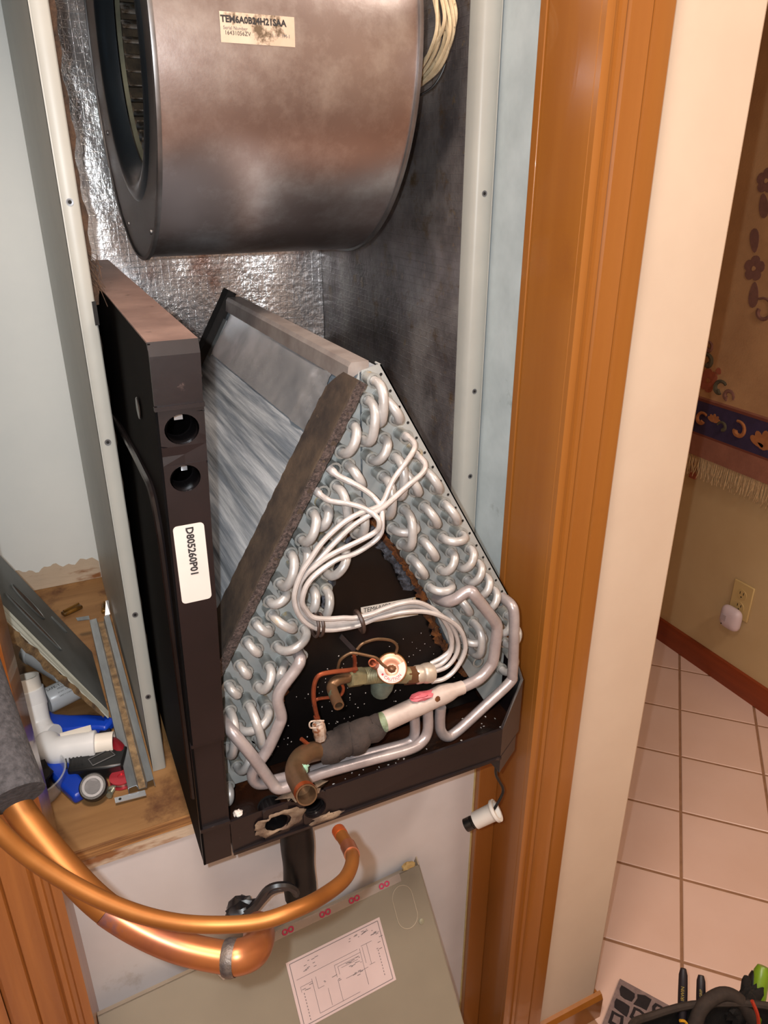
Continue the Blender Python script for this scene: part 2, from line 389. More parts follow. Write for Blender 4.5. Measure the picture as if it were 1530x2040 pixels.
WIRES = [(0.455, 0.8356, 1.6055), (0.455, 0.8214, 1.5855), (0.455, 0.8132, 1.5576), (0.455, 0.8315, 1.536), (0.455, 0.8634, 1.521), (0.455, 0.907, 1.507)]

# ---------------------------------------------------------------- materials
mat('cream_paint', s(204, 185, 166), s(208, 190, 171), sc=8, rough=0.55, bump=0.03, bsc=120)
mat('hall_paint', s(196, 172, 130), s(190, 164, 122), sc=5, rough=0.6, bump=0.03, bsc=120)
mat('closet_white', s(232, 236, 234), s(226, 231, 230), sc=6, rough=0.6, bump=0.05, bsc=60)
mat('closet_blue_grey', s(176, 188, 192), s(160, 172, 176), sc=14, rough=0.6, bump=0.08, bsc=90,  # bluer and darker than the other closet walls, with grey blotches
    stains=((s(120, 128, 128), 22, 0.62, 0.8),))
mat('drywall', s(206, 202, 203), s(194, 190, 190), sc=5, rough=0.65, bump=0.05, bsc=40,
    stains=((s(168, 156, 146), 6, 0.6, 0.7), (s(150, 130, 110), 45, 0.72, 0.8)))
mat('ceiling_paint', s(225, 215, 200), rough=0.8)
mat('grout', s(150, 112, 84), s(134, 98, 72), sc=30, rough=0.9, bump=0.2)
mat('tile', s(214, 184, 170), s(208, 176, 160), sc=3, rough=0.28, bump=0.02, bsc=25, rand=0.02)
mat('oak', s(150, 94, 37), s(137, 82, 31), sc=14, rough=0.3, bump=0.04, bsc=60, stretch=(1, 1, 0.05), detail=6, coat=0.3,
    stains=((s(136, 82, 34), 10, 0.62, 0.8),))
mat('oak_grain', s(152, 94, 43), s(134, 79, 34), sc=70, rough=0.34, bump=0.05, bsc=160, stretch=(1, 1, 0.03), detail=6, coat=0.25)
mat('base_wood', s(140, 62, 28), s(120, 50, 22), sc=30, rough=0.4, stretch=(1, 0.06, 1))
mat('plywood', s(150, 112, 70), s(122, 86, 50), sc=26, rough=0.6, stretch=(0.12, 1, 1), detail=6, bump=0.05,
    stains=((s(84, 50, 28), 9, 0.53, 0.66), (s(60, 34, 18), 30, 0.66, 0.76)))
mat('ply_edge', s(168, 122, 72), s(96, 60, 34), sc=60, rough=0.8, stretch=(0.1, 0.2, 3), bump=0.3)
mat('torn_strip', s(196, 178, 156), s(140, 92, 54), sc=40, rough=0.8, ramp=(0.56, 0.68), stretch=(0.3, 1, 1), bump=0.3)
mat('caulk', s(204, 186, 130), s(190, 170, 120), sc=60, rough=0.5, bump=0.2)

mat('cabinet_paint', s(166, 167, 161), s(159, 160, 155), sc=10, rough=0.42, bump=0.02, bsc=80,
    stains=((s(150, 140, 110), 40, 0.72, 0.8),))
mat('hole_black', s(14, 12, 11), rough=0.8)
mat('brown_insulation', s(84, 62, 46), s(50, 38, 30), sc=70, rough=0.95, bump=0.5)
mat('foil_back', s(234, 236, 238), s(214, 214, 216), sc=20, rough=0.17, metal=0.84, bump=0.5, bsc=14, bump2=(0.35, 110), rvar=0.1, grid=((0, 2), 0.0125),
    stains=((s(160, 120, 106), 9, 0.58, 0.74),))  # reddish patches: warm room reflections painted into the foil colour
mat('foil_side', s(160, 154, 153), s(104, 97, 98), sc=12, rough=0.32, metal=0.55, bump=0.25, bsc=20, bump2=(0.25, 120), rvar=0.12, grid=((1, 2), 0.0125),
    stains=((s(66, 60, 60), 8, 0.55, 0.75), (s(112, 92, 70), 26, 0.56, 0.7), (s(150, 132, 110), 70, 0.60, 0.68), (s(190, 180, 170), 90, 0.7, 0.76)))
mat('blower_steel', s(190, 179, 178), s(166, 154, 153), sc=4, rough=0.30, metal=0.94, bump=0.03, bsc=300, rvar=0.06,
    stains=((s(222, 220, 221), 9, 0.48, 0.70), (s(240, 236, 234), 50, 0.70, 0.74)))
mat('blower_side', s(112, 110, 110), s(92, 90, 91), sc=6, rough=0.36, metal=0.8, bump=0.02, bsc=200)
mat('blower_rim', s(150, 148, 148), s(120, 118, 118), sc=20, rough=0.4, metal=0.9)
mat('inlet_steel', s(84, 94, 102), s(70, 80, 90), sc=6, rough=0.28, metal=0.9)
mat('wheel_ring', s(110, 112, 96), s(92, 94, 82), sc=30, rough=0.5, metal=0.6)
mat('wheel_blade', s(132, 134, 136), s(96, 84, 66), sc=60, rough=0.55, metal=0.6, stains=((s(58, 46, 34), 70, 0.5, 0.62),))
mat('wheel_dust', s(72, 60, 46), s(48, 40, 32), sc=80, rough=1.0, bump=0.5)
mat('label_paper', s(204, 195, 188), s(196, 187, 180), sc=12, rough=0.6)
mat('label_dirty', s(212, 192, 172), s(190, 168, 146), sc=18, rough=0.7, stains=((s(96, 78, 58), 34, 0.56, 0.64),))
mat('label_stained', s(226, 216, 204), s(214, 202, 188), sc=20, rough=0.6, stains=((s(188, 140, 40), 38, 0.62, 0.72),))
mat('ink', s(40, 36, 36), rough=0.7)
mat('ink_grey', s(96, 90, 92), rough=0.7)
mat('ink_red', s(196, 30, 44), rough=0.6)
mat('ink_crimson', s(180, 30, 80), rough=0.6)
mat('ink_gold', s(150, 130, 50), rough=0.6)
mat('wire_cream', s(214, 194, 160), s(190, 168, 134), sc=60, rough=0.7, stains=((s(70, 58, 44), 160, 0.6, 0.7),))
mat('black_wire', s(20, 19, 20), rough=0.4)

mat('pan_black', s(25, 17, 19), s(19, 13, 15), sc=14, rough=0.38, bump=0.05, bsc=60,
    stains=((s(92, 74, 70), 60, 0.66, 0.8), (s(190, 180, 172), 150, 0.74, 0.79)))
mat('pan_gloss', s(22, 19, 20), s(14, 12, 13), sc=14, rough=0.22, bump=0.03, bsc=40, stains=((s(120, 112, 108), 190, 0.76, 0.8),))
mat('pan_side', s(17, 15, 15), s(12, 11, 11), sc=14, rough=0.6, spec=0.02, bump=0.02, bsc=40, stains=((s(100, 84, 70), 220, 0.76, 0.8),))
mat('pan_top', s(126, 104, 96), s(104, 84, 78), sc=18, rough=0.5, bump=0.06, bsc=90, stains=((s(52, 38, 34), 46, 0.62, 0.7),))  # dust, plus the brown of warm lamp light put into the colour
mat('pan_floor', s(22, 15, 12), s(52, 26, 14), sc=22, rough=0.3, bump=0.25, bsc=50,
    stains=((s(86, 48, 22), 26, 0.6, 0.72), (s(196, 190, 186), 95, 0.72, 0.76)))
mat('delta_black', s(16, 13, 13), s(11, 9, 9), sc=10, rough=0.3, bump=0.05, bsc=60, 
    stains=((s(74, 54, 26), 9, 0.63, 0.74), (s(150, 146, 142), 130, 0.73, 0.77)))
mat('sealant', s(132, 112, 92), s(88, 70, 58), sc=50, rough=0.85, bump=0.6, bsc=90, stains=((s(60, 46, 38), 60, 0.6, 0.7),))
mat('fin', s(206, 213, 220), s(138, 148, 160), sc=130, rough=0.34, metal=0.35, bump=0.25, bsc=220, stretch=(1, 0.05, 1), detail=6, ramp=(0.38, 0.62))
mat('galv', s(212, 214, 218), s(180, 184, 190), sc=24, rough=0.24, metal=0.7, rvar=0.08, bump=0.03)
mat('cap_steel', s(168, 160, 156), s(144, 134, 130), sc=30, rough=0.42, metal=0.4, bump=0.06, bsc=200)
mat('end_plate', s(170, 173, 172), s(154, 158, 158), sc=26, rough=0.45, metal=0.25, bump=0.03,
    stains=((s(176, 150, 100), 24, 0.68, 0.78),))
mat('alu_tube', s(184, 182, 181), s(166, 163, 161), sc=50, rough=0.36, metal=0.3, bump=0.06, bsc=150,
    stains=((s(196, 176, 146), 40, 0.60, 0.74),))
mat('alu_collar', s(166, 168, 165), s(142, 145, 143), sc=60, rough=0.42, metal=0.4, stains=((s(190, 156, 70), 16, 0.62, 0.72),))
mat('alu_pipe', s(170, 161, 161), s(150, 141, 142), sc=40, rough=0.34, metal=0.35, bump=0.08, bsc=120,
    stains=((s(226, 218, 212), 70, 0.66, 0.76),))
mat('dist_tube', s(188, 182, 180), s(172, 166, 163), sc=70, rough=0.32, metal=0.15)
mat('header_white', s(192, 178, 170), s(174, 158, 150), sc=36, rough=0.45, metal=0.1, bump=0.12, bsc=80,
    stains=((s(140, 112, 84), 34, 0.66, 0.74),))
mat('header_green', s(150, 170, 150), s(110, 120, 90), sc=60, rough=0.6, metal=0.2, bump=0.3, stains=((s(60, 140, 110), 50, 0.55, 0.65),))
mat('foam_strip', s(74, 60, 47), s(40, 31, 26), sc=26, rough=0.95, bump=0.35, bsc=90, stains=((s(112, 94, 74), 120, 0.66, 0.76),))
mat('foam_edge', s(46, 38, 36), s(92, 78, 74), sc=320, rough=1.0, bump=0.9, bsc=380)
mat('foam_black', s(26, 22, 21), s(40, 34, 31), sc=40, rough=0.85, bump=0.3)
mat('wrap', s(60, 50, 46), s(38, 32, 30), sc=40, rough=0.9, bump=0.4, bsc=110)
mat('rust', s(126, 72, 26), s(62, 34, 18), sc=70, rough=0.9, bump=0.8, bsc=140, stains=((s(180, 140, 60), 50, 0.64, 0.72),))
mat('rust_grey', s(96, 98, 108), s(36, 32, 34), sc=120, rough=0.9, bump=0.8, bsc=200)
mat('copper_old', s(126, 96, 72), s(104, 84, 62), sc=40, rough=0.42, metal=0.7, bump=0.08,
    stains=((s(110, 160, 140), 30, 0.6, 0.68),))
mat('copper_red', s(160, 84, 54), s(124, 64, 44), sc=60, rough=0.4, metal=0.7)
mat('copper_mouth', s(190, 92, 44), s(160, 76, 40), sc=40, rough=0.4, metal=0.75)
mat('copper_line', s(146, 92, 42), s(132, 80, 35), sc=22, rough=0.46, metal=0.7, rvar=0.06)
mat('copper_braze', s(164, 100, 56), s(136, 80, 58), sc=22, rough=0.36, metal=0.7, stains=((s(110, 84, 96), 18, 0.56, 0.68), (s(52, 44, 46), 40, 0.7, 0.78)))
mat('braze_grey', s(110, 98, 88), s(60, 54, 56), sc=60, rough=0.5, metal=0.5, bump=0.4)
mat('verdigris', s(120, 190, 170), s(150, 176, 150), sc=60, rough=0.8, bump=0.3)
mat('brass_green', s(150, 140, 104), s(120, 116, 92), sc=40, rough=0.5, metal=0.5, bump=0.15, stains=((s(140, 186, 166), 30, 0.58, 0.68),))
mat('brass_brown', s(118, 82, 56), s(92, 62, 44), sc=30, rough=0.45, metal=0.55)
mat('pewter', s(198, 186, 172), s(170, 156, 142), sc=40, rough=0.42, metal=0.45)
mat('head_copper', s(206, 150, 124), s(196, 136, 108), sc=20, rough=0.4, metal=0.4)
mat('brass_rim', s(190, 140, 70), rough=0.35, metal=0.8)
mat('verdigris_dark', s(112, 126, 116), s(84, 88, 78), sc=40, rough=0.6, metal=0.2, bump=0.15)
mat('clear_cap', s(196, 186, 176), s(150, 110, 76), sc=40, rough=0.3, stains=((s(120, 70, 40), 60, 0.5, 0.6),))
mat('tie_brown', s(58, 42, 36), rough=0.5)
mat('pink_tape', s(206, 110, 120), s(190, 90, 100), sc=60, rough=0.5)
mat('pvc_black', s(18, 16, 17), s(12, 11, 12), sc=20, spec=0.3, rough=0.42, bump=0.1, bsc=40, stains=((s(80, 56, 48), 120, 0.7, 0.76),))
mat('tape_black', s(46, 43, 46), s(32, 30, 32), sc=30, rough=0.32)

mat('panel_paint', s(128, 121, 107), s(121, 114, 101), sc=6, rough=0.42, bump=0.02, bsc=60)
mat('panel_edge', s(176, 164, 146), s(160, 148, 130), sc=10, rough=0.42)
mat('sticker', s(196, 178, 178), s(188, 170, 170), sc=10, rough=0.35)
mat('clear_tape', s(190, 176, 168), rough=0.08, alpha=0.35)
mat('yellow_foam', s(196, 166, 110), s(168, 136, 84), sc=60, rough=0.9)
mat('float_white', s(206, 202, 196), rough=0.35)
mat('pvc_white', s(222, 222, 222), s(212, 212, 212), sc=10, rough=0.3)
mat('pvc_cream', s(224, 216, 204), rough=0.4)
mat('blue_plastic', s(16, 62, 178), s(14, 54, 160), sc=10, rough=0.35)
mat('black_plastic', s(24, 24, 25), s(18, 18, 19), sc=30, rough=0.35)
mat('grey_line', s(110, 110, 112), rough=0.4, metal=0.5)
mat('red_plastic', s(130, 18, 30), s(110, 14, 26), sc=20, rough=0.4)
mat('red_shiny', s(190, 60, 70), rough=0.25, metal=0.5)
mat('zinc', s(176, 178, 160), s(140, 146, 132), sc=60, rough=0.4, metal=0.7)
mat('clear_plastic', s(210, 214, 216), rough=0.1, alpha=0.22)
mat('door_grey', s(108, 112, 112), s(84, 86, 84), sc=8, rough=0.45, metal=0.2, stains=((s(70, 62, 52), 10, 0.6, 0.75),))
mat('door_edge', s(186, 188, 176), s(170, 172, 160), sc=20, rough=0.45)
mat('foam_tatter', s(122, 98, 66), s(70, 54, 38), sc=60, rough=1.0, bump=0.7, bsc=120)
mat('channel_steel', s(172, 177, 180), s(134, 139, 144), sc=40, rough=0.4, metal=0.8, stretch=(1, 0.2, 1), stains=((s(206, 206, 204), 22, 0.64, 0.74),))
mat('channel_dirt', s(150, 124, 90), s(96, 78, 58), sc=80, rough=0.95, bump=0.3)
mat('sleeve', s(62, 59, 61), s(38, 36, 38), sc=240, rough=0.95, bump=0.4, bsc=400)
mat('sleeve_dark', s(22, 20, 20), s(30, 28, 28), sc=40, rough=0.95, bump=0.4)
mat('clip_brown', s(70, 48, 22), s(140, 100, 40), sc=50, rough=0.3, metal=0.3)

mat('rug_field', s(184, 144, 102), s(164, 124, 86), sc=6, rough=0.95, bump=0.2, bsc=220)
mat('rug_border', s(152, 100, 80), s(138, 90, 72), sc=20, rough=0.95, bump=0.2, bsc=220)
mat('rug_blue', s(56, 44, 76), s(48, 38, 66), sc=30, rough=0.95, bump=0.2, bsc=220)
mat('rug_line', s(112, 58, 44), rough=0.95)
mat('rug_mauve', s(124, 86, 74), s(114, 78, 68), sc=60, rough=0.95, bump=0.2, bsc=220)
mat('rug_red', s(160, 88, 62), s(146, 78, 56), sc=60, rough=0.95, bump=0.2, bsc=220)
mat('rug_green', s(84, 76, 58), s(76, 70, 54), sc=60, rough=0.95)
mat('rug_gold', s(168, 108, 62), s(150, 94, 56), sc=60, rough=0.95)
mat('fringe', s(196, 168, 128), s(176, 146, 106), sc=120, rough=0.95, bump=0.3)
mat('almond', s(196, 170, 116), rough=0.4)
mat('almond_face', s(188, 162, 108), rough=0.4)
mat('night_white', s(206, 190, 196), rough=0.4)
mat('night_grey', s(172, 158, 162), rough=0.5)
mat('mat_base', s(132, 112, 108), s(112, 94, 92), sc=80, rough=0.95, bump=0.3)
mat('mat_dark', s(36, 28, 30), s(28, 22, 24), sc=80, rough=0.95)
mat('bag_black', s(22, 18, 16), s(15, 12, 11), sc=140, rough=0.9, bump=0.3, bsc=400)
mat('bag_trim', s(52, 42, 36), s(40, 32, 28), sc=100, rough=0.85)
mat('grip_black', s(22, 18, 26), rough=0.5)
mat('green_grip', s(112, 146, 30), s(96, 128, 26), sc=30, rough=0.35)
mat('yellow_trim', s(190, 140, 30), rough=0.5)
mat('red_trim', s(160, 50, 30), rough=0.5)
mat('lamp_glass', s(240, 230, 215), rough=0.5)

# ---------------------------------------------------------------- the room
WY, WX = 0.642, 0.728            # front face of the closet wall, its outer corner
RX, LX, BY, FY, CH = 1.745, -1.30, -1.40, 2.60, 2.44
JX, JL = 0.520, -0.066           # door opening, right and left jamb faces
CB, CL, CR_ = 1.375, -0.16, 0.5245   # closet back wall, left side wall, right side wall
struct(MB().box(LX, RX, BY, FY, -0.05, -0.0018).build('floor', 'grout'))
floor = bpy.data.objects['floor']
struct(MB().box(LX - .1, RX + .1, BY - .1, FY + .1, CH, CH + .05).build('ceiling', 'ceiling_paint'))
# wall with the closet opening
struct(MB().box(JX + .012, WX, WY, WY + .11, 0, CH).build('wall_front', 'cream_paint', bevel=0.004))
struct(MB().box(WX - .11, WX, WY + .11, FY, 0, CH).build('wall_corner', 'cream_paint'))
struct(MB().box(LX, JL - .012, WY, WY + .11, 0, CH).build('wall_left_of_closet', 'cream_paint'))
struct(MB().box(JL - .012, JX + .012, WY, WY + .11, 2.05, CH).build('wall_over_closet', 'cream_paint'))
struct(MB().box(RX, RX + .1, BY, FY, 0, CH).build('wall_hall', 'hall_paint'))
struct(MB().box(LX - .1, LX, BY, WY, 0, CH).build('wall_far_left', 'cream_paint'))
struct(MB().box(LX, RX, BY - .1, BY, 0, CH).build('wall_behind', 'cream_paint'))
struct(MB().box(WX, RX, FY, FY + .1, 0, CH).build('wall_hall_end', 'hall_paint'))
# closet shell
struct(MB().box(CL - .02, WX - .11, CB, CB + .05, 0, CH).build('wall_closet_back', 'closet_white'))
struct(MB().box(CL - .05, CL, WY + .11, CB, 0, CH).build('wall_closet_left', 'closet_white'))
struct(MB().box(CR_, CR_ + .05, .735, CB, 0.735, CH).build('wall_closet_right', 'closet_blue_grey'))
struct(MB().box(JL, .487, .716, .735, 0, .683).build('wall_platform', 'drywall'))

# floor tiles laid on the diagonal, each its own piece
def clip(poly, x0, x1, y0, y1):
    for ax, lim, sg in ((0, x0, 1), (0, x1, -1), (1, y0, 1), (1, y1, -1)):
        out = []
        for i in range(len(poly)):
            a, b = poly[i], poly[(i + 1) % len(poly)]
            ia, ib = sg * (a[ax] - lim) >= 0, sg * (b[ax] - lim) >= 0
            if ia:
                out.append(a)
            if ia != ib:
                t = (lim - a[ax]) / (b[ax] - a[ax])
                out.append((a[0] + t * (b[0] - a[0]), a[1] + t * (b[1] - a[1])))
        poly = out
        if not poly:
            return poly
    return poly
PITCHT, TS = 0.2033, 0.1968
T0 = (1.0998, 0.7905)                       # a joint crossing
D1, D2 = (math.sin(math.radians(44.75)), math.cos(math.radians(44.75))), (math.cos(math.radians(44.75)), -math.sin(math.radians(44.75)))
def tile_mesh(poly):
    c = (sum(p[0] for p in poly) / len(poly), sum(p[1] for p in poly) / len(poly))
    inset = [(c[0] + (p[0] - c[0]) * 0.985, c[1] + (p[1] - c[1]) * 0.985) for p in poly]
    n = len(poly)
    me = bpy.data.meshes.new('tile')
    me.from_pydata([(p[0], p[1], -0.003) for p in poly] + [(p[0], p[1], -0.001) for p in poly] + [(p[0], p[1], 0.0) for p in inset], [],
                   [tuple(range(2 * n, 3 * n))] + [(i, (i + 1) % n, n + (i + 1) % n, n + i) for i in range(n)] + [(n + i, n + (i + 1) % n, 2 * n + (i + 1) % n, 2 * n + i) for i in range(n)])
    me.materials.append(MATS['tile'])
    return me
full = None
for i in range(-16, 14):
    for j in range(-14, 14):
        cx = T0[0] + D1[0] * PITCHT * (i + .5) + D2[0] * PITCHT * (j + .5)
        cy = T0[1] + D1[1] * PITCHT * (i + .5) + D2[1] * PITCHT * (j + .5)
        if cx < -0.75 or cy < -0.35 or cy > 2.0:
            continue
        h = TS / 2
        sq = [(D1[0] * a * h + D2[0] * b * h, D1[1] * a * h + D2[1] * b * h) for a, b in ((-1, -1), (-1, 1), (1, 1), (1, -1))]
        pl = [(cx + q[0], cy + q[1]) for q in sq]
        lim = (LX, RX, BY, WY) if cx < WX and cy < WY + .1 else (WX, RX, BY, FY)
        cp = clip(pl, *lim)
        if len(cp) < 3:
            continue
        area = abs(sum(cp[k][0] * cp[(k + 1) % len(cp)][1] - cp[(k + 1) % len(cp)][0] * cp[k][1] for k in range(len(cp)))) / 2
        if area < 2e-4:
            continue
        if area > TS * TS * 0.999:
            if full is None:
                full = tile_mesh(sq)
            o = bpy.data.objects.new('tile', full)
            COL.objects.link(o)
            o.parent = floor
            o.location = (cx, cy, 0)
        else:
            o = bpy.data.objects.new('tile', tile_mesh(cp))
            COL.objects.link(o)
            o.parent = floor

# door casings and jambs of oak
PROF = [(0, 0), (0, .009), (.004, .011), (.008, .011), (.010, .007), (.014, .007), (.0155, .011), (.020, .012), (.0225, .008), (.025, .012), (.040, .014), (.046, .017), (.0475, .014), (.049, .018), (.060, .020), (.070, .019), (.074, .014), (.074, 0)]
PROF = [(u * 1.03, h * .8) for u, h in PROF]
struct(MB().prism([(JX + u, WY - h) for u, h in PROF], 'z', 0.0, 2.06).build('trim_1', 'oak', smooth=True, ang=25))
struct(MB().prism([(JL - u, WY - h) for u, h in PROF], 'z', 0.0, 2.06).build('trim_2', 'oak_grain', smooth=True, ang=25))
struct(MB().prism([(JL - .075 - .002, WY), (JL - .077, WY - .012), (JL - .34, WY - .012), (JL - .34, WY)], 'z', 0, 2.06).build('trim_3', 'oak_grain'))
jr = MB().box(JX, JX + .012, WY, .722, 0, 2.05)
jr.box(JX - .0015, JX + .012, .7235, .735, .70, 2.05)
struct(jr.build('door_1', 'oak', bevel=0.001))
struct(MB().box(JL - .012, JL, WY, .735, 0, 2.05).build('door_2', 'oak_grain', bevel=0.001))
struct(MB().box(.4875, JX, .704, .735, 0, .7135).build('trim_4', 'oak', bevel=0.001))
struct(MB().box(.4855, .4875, .7145, .718, 0, .683).build('trim_5', 'caulk'))
# baseboards
struct(MB().prism([(RX - .012, 0), (RX - .012, .066), (RX - .009, .074), (RX, .076), (RX, 0)], 'y', BY, FY).build('baseboard_hall', 'base_wood'))
bb = MB().prism([(WY - .011, 0), (WY - .011, .05), (WY - .006, .058), (WY, .060), (WY, 0)], 'x', JX + .077, WX + .011)
struct(bb.build('baseboard_front', 'oak', smooth=False))
bb = MB().prism([(WX + .011, 0), (WX + .011, .05), (WX + .006, .058), (WX, .060), (WX, 0)], 'y', WY + .0002, FY)
struct(bb.build('baseboard_corner', 'oak', smooth=False))
# plywood platform
sh = thing('plywood_shelf', (0.2, 0.9, 0.683), 'stained plywood platform the grey cabinet stands on', 'shelf')
MB().box(JL - .09, CR_ - .0005, .737, CB, .700, .715).build('top_sheet', 'plywood', sh)
MB().box(JL, JX - .0005, .715, .737, .700, .715).build('front_sheet', 'plywood', sh)
MB().box(JL, JX - .0005, .7125, .715, .7005, .7145).build('laminated_edge', 'ply_edge', sh)
MB().box(JL, JX - .0005, .7135, .735, .683, .6995).build('torn_edge_strip', 'torn_strip', sh)
# torn paper skirting on the closet back wall
def skirt(u, v):
    x = CL + .002 + u * (.049 - CL)
    top = .757 + .004 * math.sin(u * 23) + .003 * math.sin(u * 61)
    return (x, CB - .0015 - .001 * math.sin(u * 40) * v, .7155 + v * (top - .7155))
struct(MB().grid(skirt, 40, 2).build('baseboard_closet', 'torn_strip'))

# ---------------------------------------------------------------- air handler cabinet
CX0, CX1, CY0, CY1, CZ0, CZ1 = 0.051, 0.5205, 0.805, 1.358, 0.7155, 1.99
ah = thing('air_handler_cabinet', (0.286, 1.08, CZ0), 'open grey sheet-metal air handler cabinet lined with foil insulation', 'cabinet')
MB().box(CX0, CX0 + .0012, CY0, CY1, CZ0, CZ1).build('side_panel', 'cabinet_paint', ah)
MB().box(CX1 - .0012, CX1, CY0, CY1, CZ0, CZ1).build('side_panel', 'cabinet_paint', ah)
MB().box(CX0 + .0014, CX1 - .0014, CY1 - .0012, CY1, CZ0, CZ1).build('back_panel', 'cabinet_paint', ah)
MB().box(CX0 + .0014, CX1 - .0014, CY0 + .02, CY1 - .002, CZ1 - .0012, CZ1).build('top_panel', 'cabinet_paint', ah)
# front flanges: a rounded face with a return
fl = MB().prism([(CX0, CY0 + .010), (CX0, CY0 + .002), (CX0 + .002, CY0), (.0655, CY0), (.0675, CY0 + .002), (.0675, CY0 + .012), (.0662, CY0 + .012), (.0662, CY0 + .0024), (.065, CY0 + .0013), (CX0 + .0013, CY0 + .0013), (CX0 + .0013, CY0 + .010)], 'z', CZ0, CZ1)
fl_l = fl.build('front_flange', 'cabinet_paint', ah, ang=60)
fr = MB().prism([(CX1, CY0 + .010), (CX1, CY0 + .002), (CX1 - .002, CY0), (.5005, CY0), (.4975, CY0 + .003), (.4945, CY0 + .009), (.4945, CY0 + .024), (.4958, CY0 + .024), (.4958, CY0 + .0095), (.499, CY0 + .0035), (.501, CY0 + .0013), (CX1 - .0013, CY0 + .0013), (CX1 - .0013, CY0 + .010)], 'z', CZ0, CZ1)
fl_r = fr.build('front_flange', 'cabinet_paint', ah, ang=60)
for fo, x, zs in ((fl_l, .059, (1.396, 1.162, .950, .832, 1.63)), (fl_r, .509, (1.399, 1.165, 1.048, 1.64))):
    for z in zs:
        MB().lathe([(0, .0034), (.0004, .0034), (.0004, .0026), (.0002, .0018), (.0002, .0004)], (x, CY0, z), (0, -1, 0), 12).build('screw_hole', 'grey_line', fo)
        MB().lathe([(0.0003, .0017), (.0006, .0017)], (x, CY0, z), (0, -1, 0), 10).build('screw_bore', 'hole_black', fo)
MB().box(.0645, .0685, CY0 - .0005, CY0 + .001, 1.283, 1.306).build('slot', 'hole_black', fl_l)
# foil-faced liner boards
bl = MB()
rr = random.Random(3)
def back_fn(u, v):
    x, z = CX0 + .013 + u * (.506 - CX0 - .013), CZ0 + .01 + v * (CZ1 - CZ0 - .02)
    y = 1.340 + .0080 * math.sin(x * 17 + z * 3 - 1.0) + .0012 * math.sin(x * 43 - z * 11) + .0003 * math.sin(x * 130 + z * 60)
    return (x, y, z)
bl.grid(back_fn, 60, 120).build('foil_liner', 'foil_back', ah, label='crinkled bright foil liner on the back')
def side_fn(u, v):
    y, z = CY0 + .012 + u * (1.341 - CY0 - .012), CZ0 + .01 + v * (CZ1 - CZ0 - .02)
    x = .5055 + .0012 * math.sin(y * 22 + z * 3) + .0004 * math.sin(y * 60 - z * 9)
    return (x, y, z)
MB().grid(side_fn, 60, 120).build('foil_liner', 'foil_side', ah, label='dirt-darkened foil liner on the right side')
MB().grid(lambda u, v: (.0655 + .0008 * math.sin(v * 60 + u * 9), CY0 + .03 + u * (1.338 - CY0 - .03), CZ0 + .01 + v * (CZ1 - CZ0 - .02)), 20, 60).build('foil_liner', 'foil_back', ah)
MB().grid(lambda u, v: (.0662 + u * (.0065 + .0025 * math.sin(v * 90) * math.sin(v * 37)), CY0 + .013 + u * .006, 1.30 + v * .68), 2, 90).build('insulation_edge', 'brown_insulation', ah)
MB().grid(lambda u, v: (.0662 + u * (.003 + .001 * math.sin(v * 70)), CY0 + .013 + u * .008, CZ0 + .02 + v * .57), 2, 60).build('insulation_edge', 'brown_insulation', ah)
# ragged fibres where the liner is torn at the left flange
tf = MB()
for k in range(16):
    p = Vector((.066, CY0 + .012, 1.325 + rr.uniform(0, .03)))
    tf.tube([p, p + Vector((rr.uniform(.004, .012), rr.uniform(-.004, .006), -rr.uniform(.004, .014))), p + Vector((rr.uniform(.006, .014), rr.uniform(-.006, .006), -rr.uniform(.014, .028)))], .0004, 5)
tf.build('torn_fibre', 'brown_insulation', ah)['kind'] = 'stuff'

# ---------------------------------------------------------------- blower
BC, BR, BX0, BX1 = (1.026, 1.55), 0.225, 0.150, 0.420
bw = thing('blower', (0.285, BC[0], BC[1]), 'steel blower housing with round side inlet hanging inside the cabinet', 'blower')
def cylp(x, ang, r=BR, c=BC):
    a = math.radians(ang)
    return Vector((x, c[0] + r * math.cos(a), c[1] + r * math.sin(a)))
sw = MB().grid(lambda u, v: cylp(BX0 + u * (BX1 - BX0), v * 360), 8, 120)
sw.build('scroll_wrap', 'blower_steel', bw)
for xx, sgn in ((BX0, 1), (BX1, 1)):
    prof = [(BR - .001, -.003), (BR + .003, -.0022), (BR + .0034, 0), (BR + .003, .0022), (BR - .001, .003)]
    MB().grid(lambda u, v: cylp(xx + prof[round(u * 4)][1], v * 360, prof[round(u * 4)][0]), 4, 120).build('seam_rim', 'blower_rim', bw)
IC, IR = (1.000, 1.55), 0.148
def ring_fn(u, v):
    a = cylp(BX0 - .0008, v * 360, BR)
    b = cylp(BX0 - .0008, v * 360, IR + .012, IC)
    return a.lerp(b, u)
sp = MB().grid(ring_fn, 4, 96)
sp.build('side_plate', 'blower_side', bw)
MB().grid(lambda u, v: cylp(BX1 + .0008, v * 360, .06 + u * (BR - .06)), 3, 72).build('side_plate', 'blower_side', bw)
bell = [(IR + .012, -.0008), (IR + .008, -.0032), (IR + .002, -.0044), (IR - .004, -.0032), (IR - .010, .0002), (IR - .015, .005), (IR - .019, .010), (IR - .022, .016)]
MB().grid(lambda u, v: cylp(BX0 + bell[round(u * 7)][1], v * 360, bell[round(u * 7)][0], IC), 7, 96).build('inlet_bell', 'inlet_steel', bw, label='dark blue-grey flared inlet ring')
wh = MB().grid(lambda u, v: cylp(BX0 + .0175 + (.005 if u > .5 else 0), v * 360, .1275 - (.0055 * u), IC), 2, 96).build('blower_wheel', 'wheel_ring', bw)
blade = None
NB = 44
